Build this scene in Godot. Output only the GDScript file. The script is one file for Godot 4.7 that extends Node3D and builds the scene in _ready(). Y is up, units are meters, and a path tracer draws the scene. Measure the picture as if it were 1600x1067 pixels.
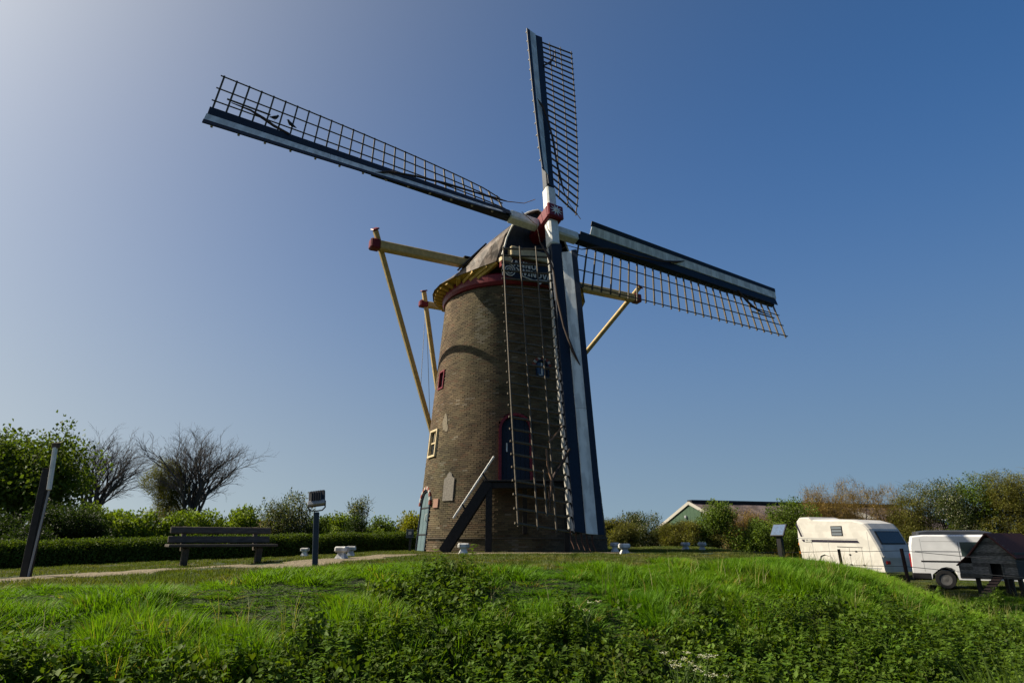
extends Node3D
# A Dutch tower mill on a grassy mound, seen from the foot of the mound.

const F := 973.415          # focal length in photo pixels
const PITCH := 0.307983     # camera tilt, radians
const EYE := 0.38           # camera height above the mill yard
const MILL := Vector3(-0.0148, 0.0, -24.0564)
const PSI := 0.469251       # heading of the cap
const TILT := 0.262245      # slope of the windshaft
const PHI := -0.105809      # turn of the sail cross
const SUN := Vector3(-0.754, 0.647, -0.119)

var rng := RandomNumberGenerator.new()
var noise := FastNoiseLite.new()
var noise2 := FastNoiseLite.new()
var tex_cache := {}
var M := {}
var used := {}

# ---------------------------------------------------------------- mesh builder
class MB:
	var v := PackedVector3Array()
	var n := PackedVector3Array()
	var c := PackedColorArray()
	var ix := PackedInt32Array()
	var col := Color(1, 1, 1)
	func tri(a: Vector3, b: Vector3, d: Vector3, ref: Vector3) -> void:
		var nn := (b - a).cross(d - a)
		if nn.length_squared() < 1e-16: return
		nn = nn.normalized()
		var k := v.size()
		v.append(a); v.append(b); v.append(d)
		if nn.dot((a + b + d) / 3.0 - ref) < 0.0:
			nn = -nn
			ix.append(k); ix.append(k + 1); ix.append(k + 2)
		else:
			ix.append(k); ix.append(k + 2); ix.append(k + 1)
		for i in 3:
			n.append(nn); c.append(col)
	func quad(a: Vector3, b: Vector3, d: Vector3, e: Vector3, ref: Vector3) -> void:
		var nn := (d - a).cross(e - b)
		if nn.length_squared() < 1e-16: return
		nn = nn.normalized()
		var k := v.size()
		v.append(a); v.append(b); v.append(d); v.append(e)
		if nn.dot((a + b + d + e) * 0.25 - ref) < 0.0:
			nn = -nn
			ix.append_array(PackedInt32Array([k, k + 1, k + 2, k, k + 2, k + 3]))
		else:
			ix.append_array(PackedInt32Array([k, k + 2, k + 1, k, k + 3, k + 2]))
		for i in 4:
			n.append(nn); c.append(col)
	func quadn(a: Vector3, b: Vector3, d: Vector3, e: Vector3, na: Vector3, nb: Vector3, nd: Vector3, ne: Vector3) -> void:
		var nn := (d - a).cross(e - b)
		var k := v.size()
		v.append(a); v.append(b); v.append(d); v.append(e)
		if nn.dot(na + nb + nd + ne) < 0.0:
			ix.append_array(PackedInt32Array([k, k + 1, k + 2, k, k + 2, k + 3]))
		else:
			ix.append_array(PackedInt32Array([k, k + 2, k + 1, k, k + 3, k + 2]))
		n.append(na); n.append(nb); n.append(nd); n.append(ne)
		for i in 4: c.append(col)
	func box(xf: Transform3D, s: Vector3, ch := 0.0) -> void:
		var h := s * 0.5
		var ctr := xf.origin
		if ch <= 0.0:
			var p := []
			for i in 8:
				p.append(xf * Vector3(h.x * (1 if i & 1 else -1), h.y * (1 if i & 2 else -1), h.z * (1 if i & 4 else -1)))
			for f in [[0, 1, 3, 2], [4, 5, 7, 6], [0, 1, 5, 4], [2, 3, 7, 6], [0, 2, 6, 4], [1, 3, 7, 5]]:
				quad(p[f[0]], p[f[1]], p[f[2]], p[f[3]], ctr)
			return
		ch = minf(ch, minf(h.x, minf(h.y, h.z)) * 0.9)
		var q := func(i: int, ax: int) -> Vector3:
			var w := Vector3(h.x - ch, h.y - ch, h.z - ch)
			w[ax] = h[ax]
			return xf * Vector3(w.x * (1 if i & 1 else -1), w.y * (1 if i & 2 else -1), w.z * (1 if i & 4 else -1))
		for f in [[0, 1, 3, 2, 2], [4, 5, 7, 6, 2], [0, 1, 5, 4, 1], [2, 3, 7, 6, 1], [0, 2, 6, 4, 0], [1, 3, 7, 5, 0]]:
			quad(q.call(f[0], f[4]), q.call(f[1], f[4]), q.call(f[2], f[4]), q.call(f[3], f[4]), ctr)
		for e in [[0, 1, 1, 2], [2, 3, 1, 2], [4, 5, 1, 2], [6, 7, 1, 2], [0, 2, 0, 2], [1, 3, 0, 2], [4, 6, 0, 2], [5, 7, 0, 2], [0, 4, 0, 1], [1, 5, 0, 1], [2, 6, 0, 1], [3, 7, 0, 1]]:
			quad(q.call(e[0], e[2]), q.call(e[1], e[2]), q.call(e[1], e[3]), q.call(e[0], e[3]), ctr)
		for i in 8:
			tri(q.call(i, 0), q.call(i, 1), q.call(i, 2), ctr)
	func beam(a: Vector3, b: Vector3, w: float, h: float, up := Vector3.UP, ch := 0.0) -> void:
		var z := (b - a).normalized()
		var x := up.cross(z)
		if x.length() < 1e-4: x = Vector3.RIGHT.cross(z)
		x = x.normalized()
		var y := z.cross(x)
		box(Transform3D(Basis(x, y, z), (a + b) * 0.5), Vector3(w, h, a.distance_to(b)), ch)
	func tube(pts: Array, rad: Array, sides := 6, caps := true) -> void:
		var rings := []
		var last := Vector3.ZERO
		for i in pts.size():
			var t: Vector3 = (pts[mini(i + 1, pts.size() - 1)] - pts[maxi(i - 1, 0)]).normalized()
			var x: Vector3
			if i == 0:
				x = t.cross(Vector3.UP if absf(t.y) < 0.9 else Vector3.RIGHT).normalized()
			else:
				x = (last - t * last.dot(t)).normalized()
			last = x
			var y := t.cross(x)
			var ring := []
			for k in sides:
				var a := TAU * k / sides
				ring.append([pts[i] + (x * cos(a) + y * sin(a)) * float(rad[i]), x * cos(a) + y * sin(a)])
			rings.append(ring)
		for i in rings.size() - 1:
			for k in sides:
				var k2 := (k + 1) % sides
				quadn(rings[i][k][0], rings[i][k2][0], rings[i + 1][k2][0], rings[i + 1][k][0], rings[i][k][1], rings[i][k2][1], rings[i + 1][k2][1], rings[i + 1][k][1])
		if caps:
			for e in [0, rings.size() - 1]:
				var inner: Vector3 = pts[1] if e == 0 else pts[rings.size() - 2]
				for k in range(1, sides - 1):
					tri(rings[e][0][0], rings[e][k][0], rings[e][k + 1][0], inner)
	func lathe(prof: Array, segs: int, xf := Transform3D.IDENTITY, turn := 0.0) -> void:
		for i in prof.size() - 1:
			var p0: Array = prof[i]; var p1: Array = prof[i + 1]
			var r0 := float(p0[0]); var y0 := float(p0[1]); var r1 := float(p1[0]); var y1 := float(p1[1])
			for k in segs:
				var a := turn + TAU * k / segs
				var b := turn + TAU * (k + 1) / segs
				var m := (a + b) * 0.5
				var A := Vector3(cos(a) * r0, y0, sin(a) * r0); var B := Vector3(cos(b) * r0, y0, sin(b) * r0)
				var C := Vector3(cos(b) * r1, y1, sin(b) * r1); var D := Vector3(cos(a) * r1, y1, sin(a) * r1)
				var nn := Vector3(cos(m) * (y1 - y0), r0 - r1, sin(m) * (y1 - y0))
				quad(xf * A, xf * B, xf * C, xf * D, xf * ((A + B + C + D) * 0.25 - nn))
	func prism(poly: PackedVector2Array, z0: float, z1: float, xf := Transform3D.IDENTITY) -> void:
		var t := Geometry2D.triangulate_polygon(poly)
		var far := xf.basis.z
		for k in range(0, t.size(), 3):
			for z in [z0, z1]:
				var a := xf * Vector3(poly[t[k]].x, poly[t[k]].y, z)
				var b := xf * Vector3(poly[t[k + 1]].x, poly[t[k + 1]].y, z)
				var d := xf * Vector3(poly[t[k + 2]].x, poly[t[k + 2]].y, z)
				tri(a, b, d, a - far * (1.0 if z == z1 else -1.0))
		var cw := Geometry2D.is_polygon_clockwise(poly)
		for i in poly.size():
			var p := poly[i]; var q := poly[(i + 1) % poly.size()]
			var e := q - p
			var nn := Vector2(e.y, -e.x) * (-1.0 if cw else 1.0)
			var mid := (p + q) * 0.5 - nn.normalized() * 0.01
			quad(xf * Vector3(p.x, p.y, z0), xf * Vector3(q.x, q.y, z0), xf * Vector3(q.x, q.y, z1), xf * Vector3(p.x, p.y, z1), xf * Vector3(mid.x, mid.y, (z0 + z1) * 0.5))
	func mesh() -> ArrayMesh:
		var a := []
		a.resize(Mesh.ARRAY_MAX)
		a[Mesh.ARRAY_VERTEX] = v; a[Mesh.ARRAY_NORMAL] = n; a[Mesh.ARRAY_COLOR] = c; a[Mesh.ARRAY_INDEX] = ix
		var m := ArrayMesh.new()
		if v.size(): m.add_surface_from_arrays(Mesh.PRIMITIVE_TRIANGLES, a)
		return m

# ---------------------------------------------------------------- nodes
func numbered(called: String) -> String:
	if not used.has(called):
		used[called] = 0
		return called
	used[called] += 1
	return "%s_%03d" % [called, used[called]]
func obj(called: String, mb, m: Material, parent: Node = self) -> MeshInstance3D:
	var o := MeshInstance3D.new()
	o.name = numbered(called) if parent == self else called
	o.mesh = mb.mesh() if mb is MB else mb
	o.material_override = m
	parent.add_child(o, true)
	return o
func node(called: String, parent: Node = self, xf := Transform3D.IDENTITY) -> Node3D:
	var o := Node3D.new()
	o.name = numbered(called) if parent == self else called
	parent.add_child(o, true)
	o.transform = xf
	return o
func tag(o: Node, label: String, category: String, group := "") -> Node:
	o.set_meta("label", label); o.set_meta("category", category)
	if group: o.set_meta("group", group)
	return o
func kind(o: Node, k: String) -> Node:
	o.set_meta("kind", k)
	return o
func multi(called: String, m: Mesh, mt: Material, xfs: Array, cols: Array, parent: Node = self) -> MultiMeshInstance3D:
	var mm := MultiMesh.new()
	mm.transform_format = MultiMesh.TRANSFORM_3D
	mm.use_colors = true
	mm.mesh = m
	mm.instance_count = xfs.size()
	for i in xfs.size():
		mm.set_instance_transform(i, xfs[i]); mm.set_instance_color(i, cols[i])
	var o := MultiMeshInstance3D.new()
	o.name = numbered(called) if parent == self else called
	o.multimesh = mm
	o.material_override = mt
	parent.add_child(o, true)
	o.set_meta("kind", "stuff")
	return o
func copy_of(o: Node3D, label := "") -> Node3D:
	var r: Node3D = o.duplicate()
	var stem: String = o.name
	r.name = numbered(stem)
	add_child(r, true)
	if label: r.set_meta("label", label)
	return r

# ---------------------------------------------------------------- materials
func lin(r: float, g: float, b: float) -> Color:
	return Color(r, g, b).linear_to_srgb()
func noise_tex(kind_: String, lo: float) -> ImageTexture:
	var key := "%s%.2f" % [kind_, lo]
	if tex_cache.has(key): return tex_cache[key]
	var f := FastNoiseLite.new()
	f.seed = 11 + kind_.length() * 7
	f.noise_type = FastNoiseLite.TYPE_SIMPLEX_SMOOTH
	f.fractal_octaves = 5
	f.frequency = {"fine": 0.05, "mid": 0.015, "blot": 0.01, "grain": 0.03}[kind_]
	var im := f.get_seamless_image(256, 256)
	im.convert(Image.FORMAT_RGB8)
	for y in 256:
		for x in 256:
			var g := im.get_pixel(x, y).r
			if kind_ == "blot": g = smoothstep(0.35, 0.65, g)
			g = lo + (1.0 - lo) * g
			im.set_pixel(x, y, Color(g, g, g))
	im.generate_mipmaps()
	tex_cache[key] = ImageTexture.create_from_image(im)
	return tex_cache[key]
func bump_tex(kind_: String) -> ImageTexture:
	var key := "bump_" + kind_
	if tex_cache.has(key): return tex_cache[key]
	var im: Image = noise_tex(kind_, 0.0).get_image()
	im.clear_mipmaps()
	im.convert(Image.FORMAT_RGBA8)
	im.bump_map_to_normal_map(6.0)
	tex_cache[key] = ImageTexture.create_from_image(im)
	return tex_cache[key]
func mat(color: Color, rough := 0.6, lo := 0.75, kind_ := "mid", scale := Vector3.ONE, bump := 0.0, metal := 0.0, world := true) -> StandardMaterial3D:
	var m := StandardMaterial3D.new()
	m.albedo_color = color
	m.roughness = rough
	m.metallic = metal
	if lo < 1.0:
		m.albedo_texture = noise_tex(kind_, lo)
		m.uv1_triplanar = true
		m.uv1_world_triplanar = world
		m.uv1_scale = scale
	if bump > 0.0:
		m.normal_enabled = true
		m.normal_texture = bump_tex(kind_)
		m.normal_scale = bump
	m.vertex_color_use_as_albedo = true
	m.metallic_specular = 0.35
	return m
func leaf_mat(rough := 0.62, back := 0.95) -> StandardMaterial3D:
	var m := StandardMaterial3D.new()
	m.albedo_color = Color.WHITE
	m.vertex_color_use_as_albedo = true
	m.roughness = rough
	m.backlight_enabled = true
	m.metallic_specular = 0.3
	m.backlight = Color(back, back, back * 0.6)
	m.cull_mode = BaseMaterial3D.CULL_DISABLED
	return m
func glass(color: Color) -> StandardMaterial3D:
	var m := StandardMaterial3D.new()
	m.albedo_color = color
	m.roughness = 0.06
	m.metallic = 0.0
	m.metallic_specular = 0.6
	return m

# ---------------------------------------------------------------- where things stand
func ray(px: float, py: float) -> Vector3:
	var cx := (px - 800.0) / F
	var cy := (533.5 - py) / F
	return Vector3(cx, cy * cos(PITCH) + sin(PITCH), -(cos(PITCH) - cy * sin(PITCH)))
func at_d(px: float, py: float, d: float) -> Vector3:
	var r := ray(px, py)
	return Vector3(0, EYE, 0) + r * (d / -r.z)
func to_px(p: Vector3) -> Vector2:
	var q := p - Vector3(0, EYE, 0)
	var fz := -q.z * cos(PITCH) + q.y * sin(PITCH)
	var uy := q.y * cos(PITCH) + q.z * sin(PITCH)
	return Vector2(800.0 + F * q.x / fz, 533.5 - F * uy / fz)
func crest(x: float) -> float:
	return clampf(9.0 + (0.45 if x < 0.0 else 0.4) * x + 0.6 * maxf(0.0, x - 4.0), 5.5, 17.0)
func hgt(x: float, z: float) -> float:
	var d := -z
	var dc := crest(x)
	var s_front := smoothstep(dc - 6.0, dc, d)
	var s_right := 1.0 - smoothstep(2.6 + 0.2 * d, 8.6 + 0.2 * d, x)
	var s_back := 1.0 - smoothstep(36.0, 46.0, d)
	var s_left := smoothstep(-36.0, -22.0, x)
	var top := -0.035 * maxf(0.0, -x - 2.0)
	var low := -1.3
	var s := s_front * s_right * s_back * s_left
	var h := low + (top - low) * s
	var wob := noise.get_noise_2d(x * 9.0, z * 9.0) * 0.06 + noise.get_noise_2d(x * 3.0 + 50.0, z * 3.0) * 0.05
	var r_mill := Vector2(x - MILL.x, z - MILL.z).length()
	return h + wob * smoothstep(4.0, 8.0, r_mill) * (1.0 - smoothstep(60.0, 120.0, d))
func on_ground(px: float, d: float) -> Vector3:
	var r := ray(px, 860.0)
	var x := r.x / -r.z * d
	return Vector3(x, hgt(x, -d), -d)

# ---------------------------------------------------------------- the setting
func make_sky() -> void:
	var we := WorldEnvironment.new()
	we.name = "world_environment"
	var env := Environment.new()
	env.tonemap_mode = Environment.TONE_MAPPER_LINEAR
	env.tonemap_exposure = EXPOSURE
	env.background_mode = Environment.BG_SKY
	env.sdfgi_enabled = true
	env.ssao_enabled = true
	env.ssil_enabled = true
	var w := 512
	var h := 256
	var data := PackedFloat32Array()
	data.resize(w * h * 3)
	var s := SUN.normalized()
	for y in h:
		var el := PI * (0.5 - (y + 0.5) / h)
		for x in w:
			var az := TAU * (x + 0.5) / w
			var d := Vector3(sin(az) * cos(el), sin(el), -cos(az) * cos(el))
			var up := clampf(d.y, 0.0, 1.0)
			var c := SKY_HORIZON.lerp(SKY_MID, 1.0 - pow(1.0 - up, 3.06))
			c = c.lerp(SKY_TOP, smoothstep(0.2, 1.0, up))
			var g := acos(clampf(d.dot(s), -1.0, 1.0))
			c += GLOW_A * exp(-g / 0.205) + GLOW_B * exp(-g / 0.417) * (1.0 + 4.354 * pow(1.0 - up, 4.0))
			c = c.max(Vector3(0.008, 0.028, 0.075))
			if d.y < 0.0:
				c = SKY_HORIZON * 0.55
			var k := (y * w + x) * 3
			data[k] = c.x; data[k + 1] = c.y; data[k + 2] = c.z
	var im := Image.create_from_data(w, h, false, Image.FORMAT_RGBF, data.to_byte_array())
	var pm := PanoramaSkyMaterial.new()
	pm.panorama = ImageTexture.create_from_image(im)
	var sky := Sky.new()
	sky.sky_material = pm
	env.sky = sky
	we.environment = env
	add_child(we)

func make_ground() -> void:
	var xs := []
	var zs := []
	var x := -18.0
	while x <= 18.01:
		xs.append(x); x += 0.3
	var step := 0.4
	var far := 18.0
	while far < 900.0:
		far += step; step *= 1.25
		xs.append(far); xs.push_front(-far)
	var z := 2.0
	while z >= -30.0:
		zs.append(z); z -= 0.3
	step = 0.4
	while z > -900.0:
		zs.append(z); z -= step; step *= 1.22
	step = 2.0
	z = 2.0
	while z < 300.0:
		z += step; step *= 1.6
		zs.push_front(z)
	var mb := MB.new()
	var nx := xs.size()
	for j in zs.size():
		for i in nx:
			var p := Vector3(xs[i], hgt(xs[i], zs[j]), zs[j])
			mb.v.append(p)
			var e := 0.15
			mb.n.append(Vector3(hgt(p.x - e, p.z) - hgt(p.x + e, p.z), 2.0 * e, hgt(p.x, p.z - e) - hgt(p.x, p.z + e)).normalized())
			mb.c.append(Color(1, 1, 1))
	for j in zs.size() - 1:
		for i in nx - 1:
			var k := j * nx + i
			mb.ix.append_array(PackedInt32Array([k, k + nx, k + 1, k + 1, k + nx, k + nx + 1]))
	var o := obj("ground", mb, mat(lin(0.05, 0.075, 0.02), 0.95, 0.45, "fine", Vector3(0.6, 0.6, 0.6), 1.5))
	kind(o, "structure")
	tag(o, "grassy mound and flat meadow around the mill", "ground")

func path_at(t: float) -> Vector2:
	var i := clampi(int(floor(t)), 0, PATH.size() - 2)
	var f := t - i
	var p0: Vector2 = PATH[maxi(i - 1, 0)]; var p1: Vector2 = PATH[i]
	var p2: Vector2 = PATH[i + 1]; var p3: Vector2 = PATH[mini(i + 2, PATH.size() - 1)]
	return p1.cubic_interpolate(p2, p0, p3, f)
func path_distance(x: float, z: float) -> float:
	var best := 1e9
	for s in path_samples:
		best = minf(best, Vector2(x, z).distance_squared_to(s))
	return sqrt(best)
func make_path() -> void:
	var t := 0.0
	while t <= PATH.size() - 1.0:
		path_samples.append(path_at(t)); t += 0.1
	var mb := MB.new()
	var rows := []
	t = 0.0
	while t <= PATH.size() - 1.001:
		var p := path_at(t)
		var q := path_at(minf(t + 0.02, PATH.size() - 1.0))
		var side := (q - p).normalized().orthogonal()
		var row := []
		for k in 9:
			var o := (k / 8.0 - 0.5) * 2.0
			var wide := 1.2 + 0.7 * noise.get_noise_2d(t * 60.0, o * 30.0)
			var w := p + side * o * wide
			row.append(Vector3(w.x, hgt(w.x, w.y) + 0.022 * (1.0 - absf(o) * 0.9), w.y))
		rows.append(row)
		t += 0.03
	for i in rows.size() - 1:
		for k in 8:
			mb.quad(rows[i][k], rows[i][k + 1], rows[i + 1][k + 1], rows[i + 1][k], rows[i][k] - Vector3(0, 5, 0))
	var o2 := obj("dirt_path", mb, mat(lin(0.29, 0.24, 0.155), 0.95, 0.5, "fine", Vector3(1.2, 1.2, 1.2), 1.2))
	kind(o2, "structure")
	tag(o2, "trodden sandy path leading across the mound to the mill", "path")

# ---------------------------------------------------------------- windmill
func tower_r(y: float) -> float:
	return 3.5 - y * 0.0834
func wall_xf(deg: float, y: float, out := 0.0) -> Transform3D:
	var a := deg_to_rad(deg)
	var o := Vector3(sin(a), 0, cos(a))
	var right := Vector3(cos(a), 0, -sin(a))
	var nz := (o + Vector3(0, 0.0834, 0)).normalized()
	var ny := nz.cross(right)
	return Transform3D(Basis(right, ny, nz), o * (tower_r(y) + out) + Vector3(0, y, 0))
func in_opening(a: float, y: float, grow: float) -> bool:
	for o in OPENINGS:
		var x := wrapf(a - deg_to_rad(o[0]), -PI, PI) * tower_r(y)
		if absf(x) > o[3] + grow or y < o[1] - grow or y > o[2] + grow: continue
		if o[4]:
			var rr: float = o[3] + grow
			var cy: float = o[2] + grow - rr
			if y > cy and x * x + (y - cy) * (y - cy) > rr * rr: continue
		return true
	return false
func arch_outline(hw: float, y0: float, y1: float, arched: bool) -> PackedVector2Array:
	var p := PackedVector2Array([Vector2(-hw, y0)])
	if arched:
		for i in 13:
			var a := PI - PI * i / 12.0
			p.append(Vector2(cos(a) * hw, y1 - hw + sin(a) * hw))
	else:
		p.append(Vector2(-hw, y1)); p.append(Vector2(hw, y1))
	p.append(Vector2(hw, y0))
	return p
func frame_mesh(hw: float, y0: float, y1: float, arched: bool, t: float, z0: float, z1: float, sill := false) -> MB:
	var mb := MB.new()
	var a := arch_outline(hw, y0, y1, arched)
	var b := arch_outline(hw - t, y0 + (t if sill else 0.0), y1 - t, arched)
	var last := a.size() if sill else a.size() - 1
	for i in last:
		var j := (i + 1) % a.size()
		mb.prism(PackedVector2Array([a[i], a[j], b[j], b[i]]), z0, z1)
	return mb
func top_at(x: float, hw: float, y1: float, arched: bool) -> float:
	return y1 - hw + sqrt(maxf(hw * hw - x * x, 0.0)) if arched else y1
func plank_door(parent: Node3D, xf: Transform3D, hw: float, y0: float, y1: float, arched: bool, planks: int, m: Material, z: float) -> Node3D:
	var d := node("door", parent, xf)
	for k in planks:
		var x0 := -hw + 2.0 * hw * k / planks + 0.004
		var x1 := -hw + 2.0 * hw * (k + 1) / planks - 0.004
		var poly := PackedVector2Array([Vector2(x0, y0), Vector2(x1, y0)])
		for s in 5:
			var x := lerpf(x1, x0, s / 4.0)
			poly.append(Vector2(x, top_at(x, hw, y1, arched)))
		var mb := MB.new()
		mb.prism(poly, z, z + 0.04 + 0.004 * (k % 2))
		obj("plank", mb, m, d)
	return d

func make_windmill() -> void:
	var mill := node("windmill", self, Transform3D(Basis(), MILL))
	tag(mill, "tall round brick tower windmill with four lattice sails on the mound", "windmill")
	make_tower(mill)
	make_cap(mill)
	make_sails(mill)
	make_stairs(mill)

func make_tower(mill: Node3D) -> void:
	# mortar body, cut at the openings
	var core := MB.new()
	var na := 220
	var ny := 96
	for j in ny:
		var y0 := 9.6 * j / ny
		var y1 := 9.6 * (j + 1) / ny
		for i in na:
			var a0 := TAU * i / na
			var a1 := TAU * (i + 1) / na
			if in_opening((a0 + a1) * 0.5, (y0 + y1) * 0.5, 0.05): continue
			var r0 := tower_r(y0) - 0.014
			var r1 := tower_r(y1) - 0.014
			core.quadn(Vector3(sin(a0) * r0, y0, cos(a0) * r0), Vector3(sin(a1) * r0, y0, cos(a1) * r0), Vector3(sin(a1) * r1, y1, cos(a1) * r1), Vector3(sin(a0) * r1, y1, cos(a0) * r1),
				Vector3(sin(a0), 0.08, cos(a0)), Vector3(sin(a1), 0.08, cos(a1)), Vector3(sin(a1), 0.08, cos(a1)), Vector3(sin(a0), 0.08, cos(a0)))
	var tower := obj("tower", core, mat(lin(0.13, 0.115, 0.09), 0.95, 0.5, "fine", Vector3(1, 1, 1)), mill)
	# dark inside behind the openings
	var inner := MB.new()
	inner.lathe([[2.7, 0.0], [2.2, 9.5], [0.05, 9.55]], 40)
	obj("inner_wall", inner, mat(lin(0.16, 0.125, 0.08), 0.9), tower)
	# bricks
	var brick_mats := []
	for k in 6:
		var t := brick_tone(k * 37)
		var bm := mat(lin(t.r * 0.85, t.g * 0.85, t.b * 0.85), 0.9, 0.6, "fine", Vector3(3, 3, 3))
		brick_mats.append(bm)
	var mb := MB.new()
	var single := MB.new()
	single.box(Transform3D(Basis(), Vector3.ZERO), Vector3(0.208, 0.053, 0.1), 0.004)
	var single_mesh := single.mesh()
	var course := 0.0655
	var n_course := int(9.45 / course)
	var n_single := 0
	for j in n_course:
		var y := (j + 0.5) * course
		var r := tower_r(y)
		var n := int(round(TAU * r / 0.218))
		var half := PI / n * 0.96
		for i in n:
			var a := TAU * (i + 0.5 * (j % 2)) / n + (rng.randf() - 0.5) * 0.004
			if in_opening(a, y, 0.01): 
				rng.randf(); rng.randf()
				continue
			var deg := rad_to_deg(wrapf(a, -PI, PI))
			var out := (rng.randf() - 0.45) * 0.010
			var pick := rng.randf()
			if n_single < 300 and deg > -38.0 and deg < -8.0 and y > 0.5 and y < 1.75 and j % 1 == 0:
				var o := MeshInstance3D.new()
				o.name = "brick"
				o.mesh = single_mesh
				o.material_override = brick_mats[int(pick * 5.999)]
				o.transform = wall_xf(deg, y, out - 0.05)
				tower.add_child(o, true)
				n_single += 1
				continue
			var tone := brick_tone(int(pick * 1000.0))
			var patch := 0.85 + 0.5 * noise.get_noise_3d(sin(a) * 60.0, y * 25.0, cos(a) * 60.0)
			var moss := noise2.get_noise_3d(sin(a) * 22.0, y * 7.0, cos(a) * 22.0)
			patch *= 1.0 + 0.35 * noise2.get_noise_3d(sin(a) * 160.0 + 40.0, y * 12.0, cos(a) * 160.0)
			mb.col = Color(tone.r * patch * (1.0 - 0.25 * moss), tone.g * patch * (1.0 - 0.02 * moss), tone.b * patch * (1.0 - 0.1 * moss))
			if moss > 0.34 and pick > 0.55: mb.col = mb.col.lerp(Color(0.26, 0.235, 0.18), 0.5)
			var lo := y - course * 0.5 + 0.006
			var hi := y + course * 0.5 - 0.006
			var ro := r + out
			var ri := r - 0.02
			var s0 := sin(a - half); var c0 := cos(a - half); var s1 := sin(a + half); var c1 := cos(a + half)
			var A := Vector3(s0 * ro, lo, c0 * ro); var B := Vector3(s1 * ro, lo, c1 * ro)
			var C := Vector3(s1 * ro, hi, c1 * ro); var D := Vector3(s0 * ro, hi, c0 * ro)
			var A2 := Vector3(s0 * ri, lo, c0 * ri); var B2 := Vector3(s1 * ri, lo, c1 * ri)
			var C2 := Vector3(s1 * ri, hi, c1 * ri); var D2 := Vector3(s0 * ri, hi, c0 * ri)
			var ctr := Vector3(sin(a) * (r - 0.01), y, cos(a) * (r - 0.01))
			mb.quad(A, B, C, D, ctr); mb.quad(A, B, B2, A2, ctr); mb.quad(D, C, C2, D2, ctr); mb.quad(A, D, D2, A2, ctr); mb.quad(B, C, C2, B2, ctr)
	kind(obj("brickwork", mb, mat(Color.WHITE, 0.92, 0.6, "fine", Vector3(3, 3, 3)), tower), "stuff")
	# rendered plinth ledge
	var led := MB.new()
	for i in 60:
		var a0 := deg_to_rad(-58.0 + i * 2.6)
		var a1 := deg_to_rad(-58.0 + (i + 1) * 2.6)
		var m := (a0 + a1) * 0.5
		if in_opening(m, 0.4, 0.05): continue
		led.beam(Vector3(sin(a0) * 3.485, 0.42, cos(a0) * 3.485), Vector3(sin(a1) * 3.485, 0.42, cos(a1) * 3.485), 0.06, 0.03)
	obj("plinth_ledge", led, mat(lin(0.12, 0.10, 0.075), 0.9), tower)
	# upper door with red frame
	var navy: Material = M.navy
	var door := plank_door(mill, wall_xf(2.4, 0.0), 0.47, 2.2, 4.4, true, 6, navy, -0.14)
	obj("frame", frame_mesh(0.56, 2.2, 4.5, true, 0.09, -0.2, 0.03), M.red, door)
	var hmb := MB.new()
	hmb.box(Transform3D(Basis(), Vector3(-0.29, 3.33, -0.075)), Vector3(0.05, 0.3, 0.03), 0.01)
	obj("handle", hmb, M.white, door)
	# ground door
	var d2 := plank_door(mill, wall_xf(-66.0, 0.0), 0.5, 0.02, 2.02, true, 5, mat(lin(0.11, 0.17, 0.19), 0.6, 0.75, "grain", Vector3(2, 0.4, 2)), -0.10)
	obj("frame", frame_mesh(0.56, 0.02, 2.08, true, 0.06, -0.16, -0.02), M.navy, d2)
	hmb = MB.new()
	hmb.tube([Vector3(0.3, 0.98, -0.06), Vector3(0.3, 1.02, 0.0), Vector3(0.3, 1.2, 0.0), Vector3(0.3, 1.24, -0.06)], [0.015, 0.015, 0.015, 0.015], 6)
	obj("handle", hmb, M.white, d2)
	for hy in [0.55, 1.45]:
		hmb = MB.new()
		hmb.box(Transform3D(Basis(), Vector3(-0.05, hy, -0.05)), Vector3(0.85, 0.05, 0.012), 0.004)
		obj("hinge", hmb, M.iron, d2)
	arch_bricks(d2, 0.56, 2.08, 13)
	# left sash window, small red window, small arched window
	var w1 := node("window", mill, wall_xf(-62.6, 0.0))
	obj("frame", frame_mesh(0.36, 3.2, 4.2, false, 0.07, -0.12, 0.05, true), M.cream, w1)
	var pane := MB.new()
	pane.box(Transform3D(Basis(), Vector3(0, 3.7, -0.06)), Vector3(0.6, 0.88, 0.012))
	obj("pane", pane, glass(lin(0.02, 0.025, 0.03)), w1)
	var bar := MB.new()
	bar.box(Transform3D(Basis(), Vector3(0, 3.72, -0.03)), Vector3(0.6, 0.05, 0.04))
	obj("glazing_bar", bar, M.cream, w1)
	bar = MB.new()
	bar.box(Transform3D(Basis(), Vector3(0, 3.96, -0.03)), Vector3(0.03, 0.42, 0.03))
	obj("glazing_bar", bar, M.cream, w1)
	var w2 := node("window", mill, wall_xf(-61.0, 0.0))
	obj("frame", frame_mesh(0.24, 5.72, 6.44, false, 0.06, -0.12, 0.03, true), M.red, w2)
	pane = MB.new()
	pane.box(Transform3D(Basis(), Vector3(0, 6.08, -0.07)), Vector3(0.38, 0.62, 0.012))
	obj("pane", pane, glass(lin(0.015, 0.015, 0.02)), w2)
	var w3 := node("window", mill, wall_xf(21.3, 0.0))
	obj("frame", frame_mesh(0.25, 5.85, 6.5, true, 0.05, -0.12, 0.02, true), M.navy, w3)
	pane = MB.new()
	pane.prism(arch_outline(0.21, 5.9, 6.46, true), -0.08, -0.07)
	obj("pane", pane, glass(lin(0.015, 0.02, 0.03)), w3)
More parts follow.
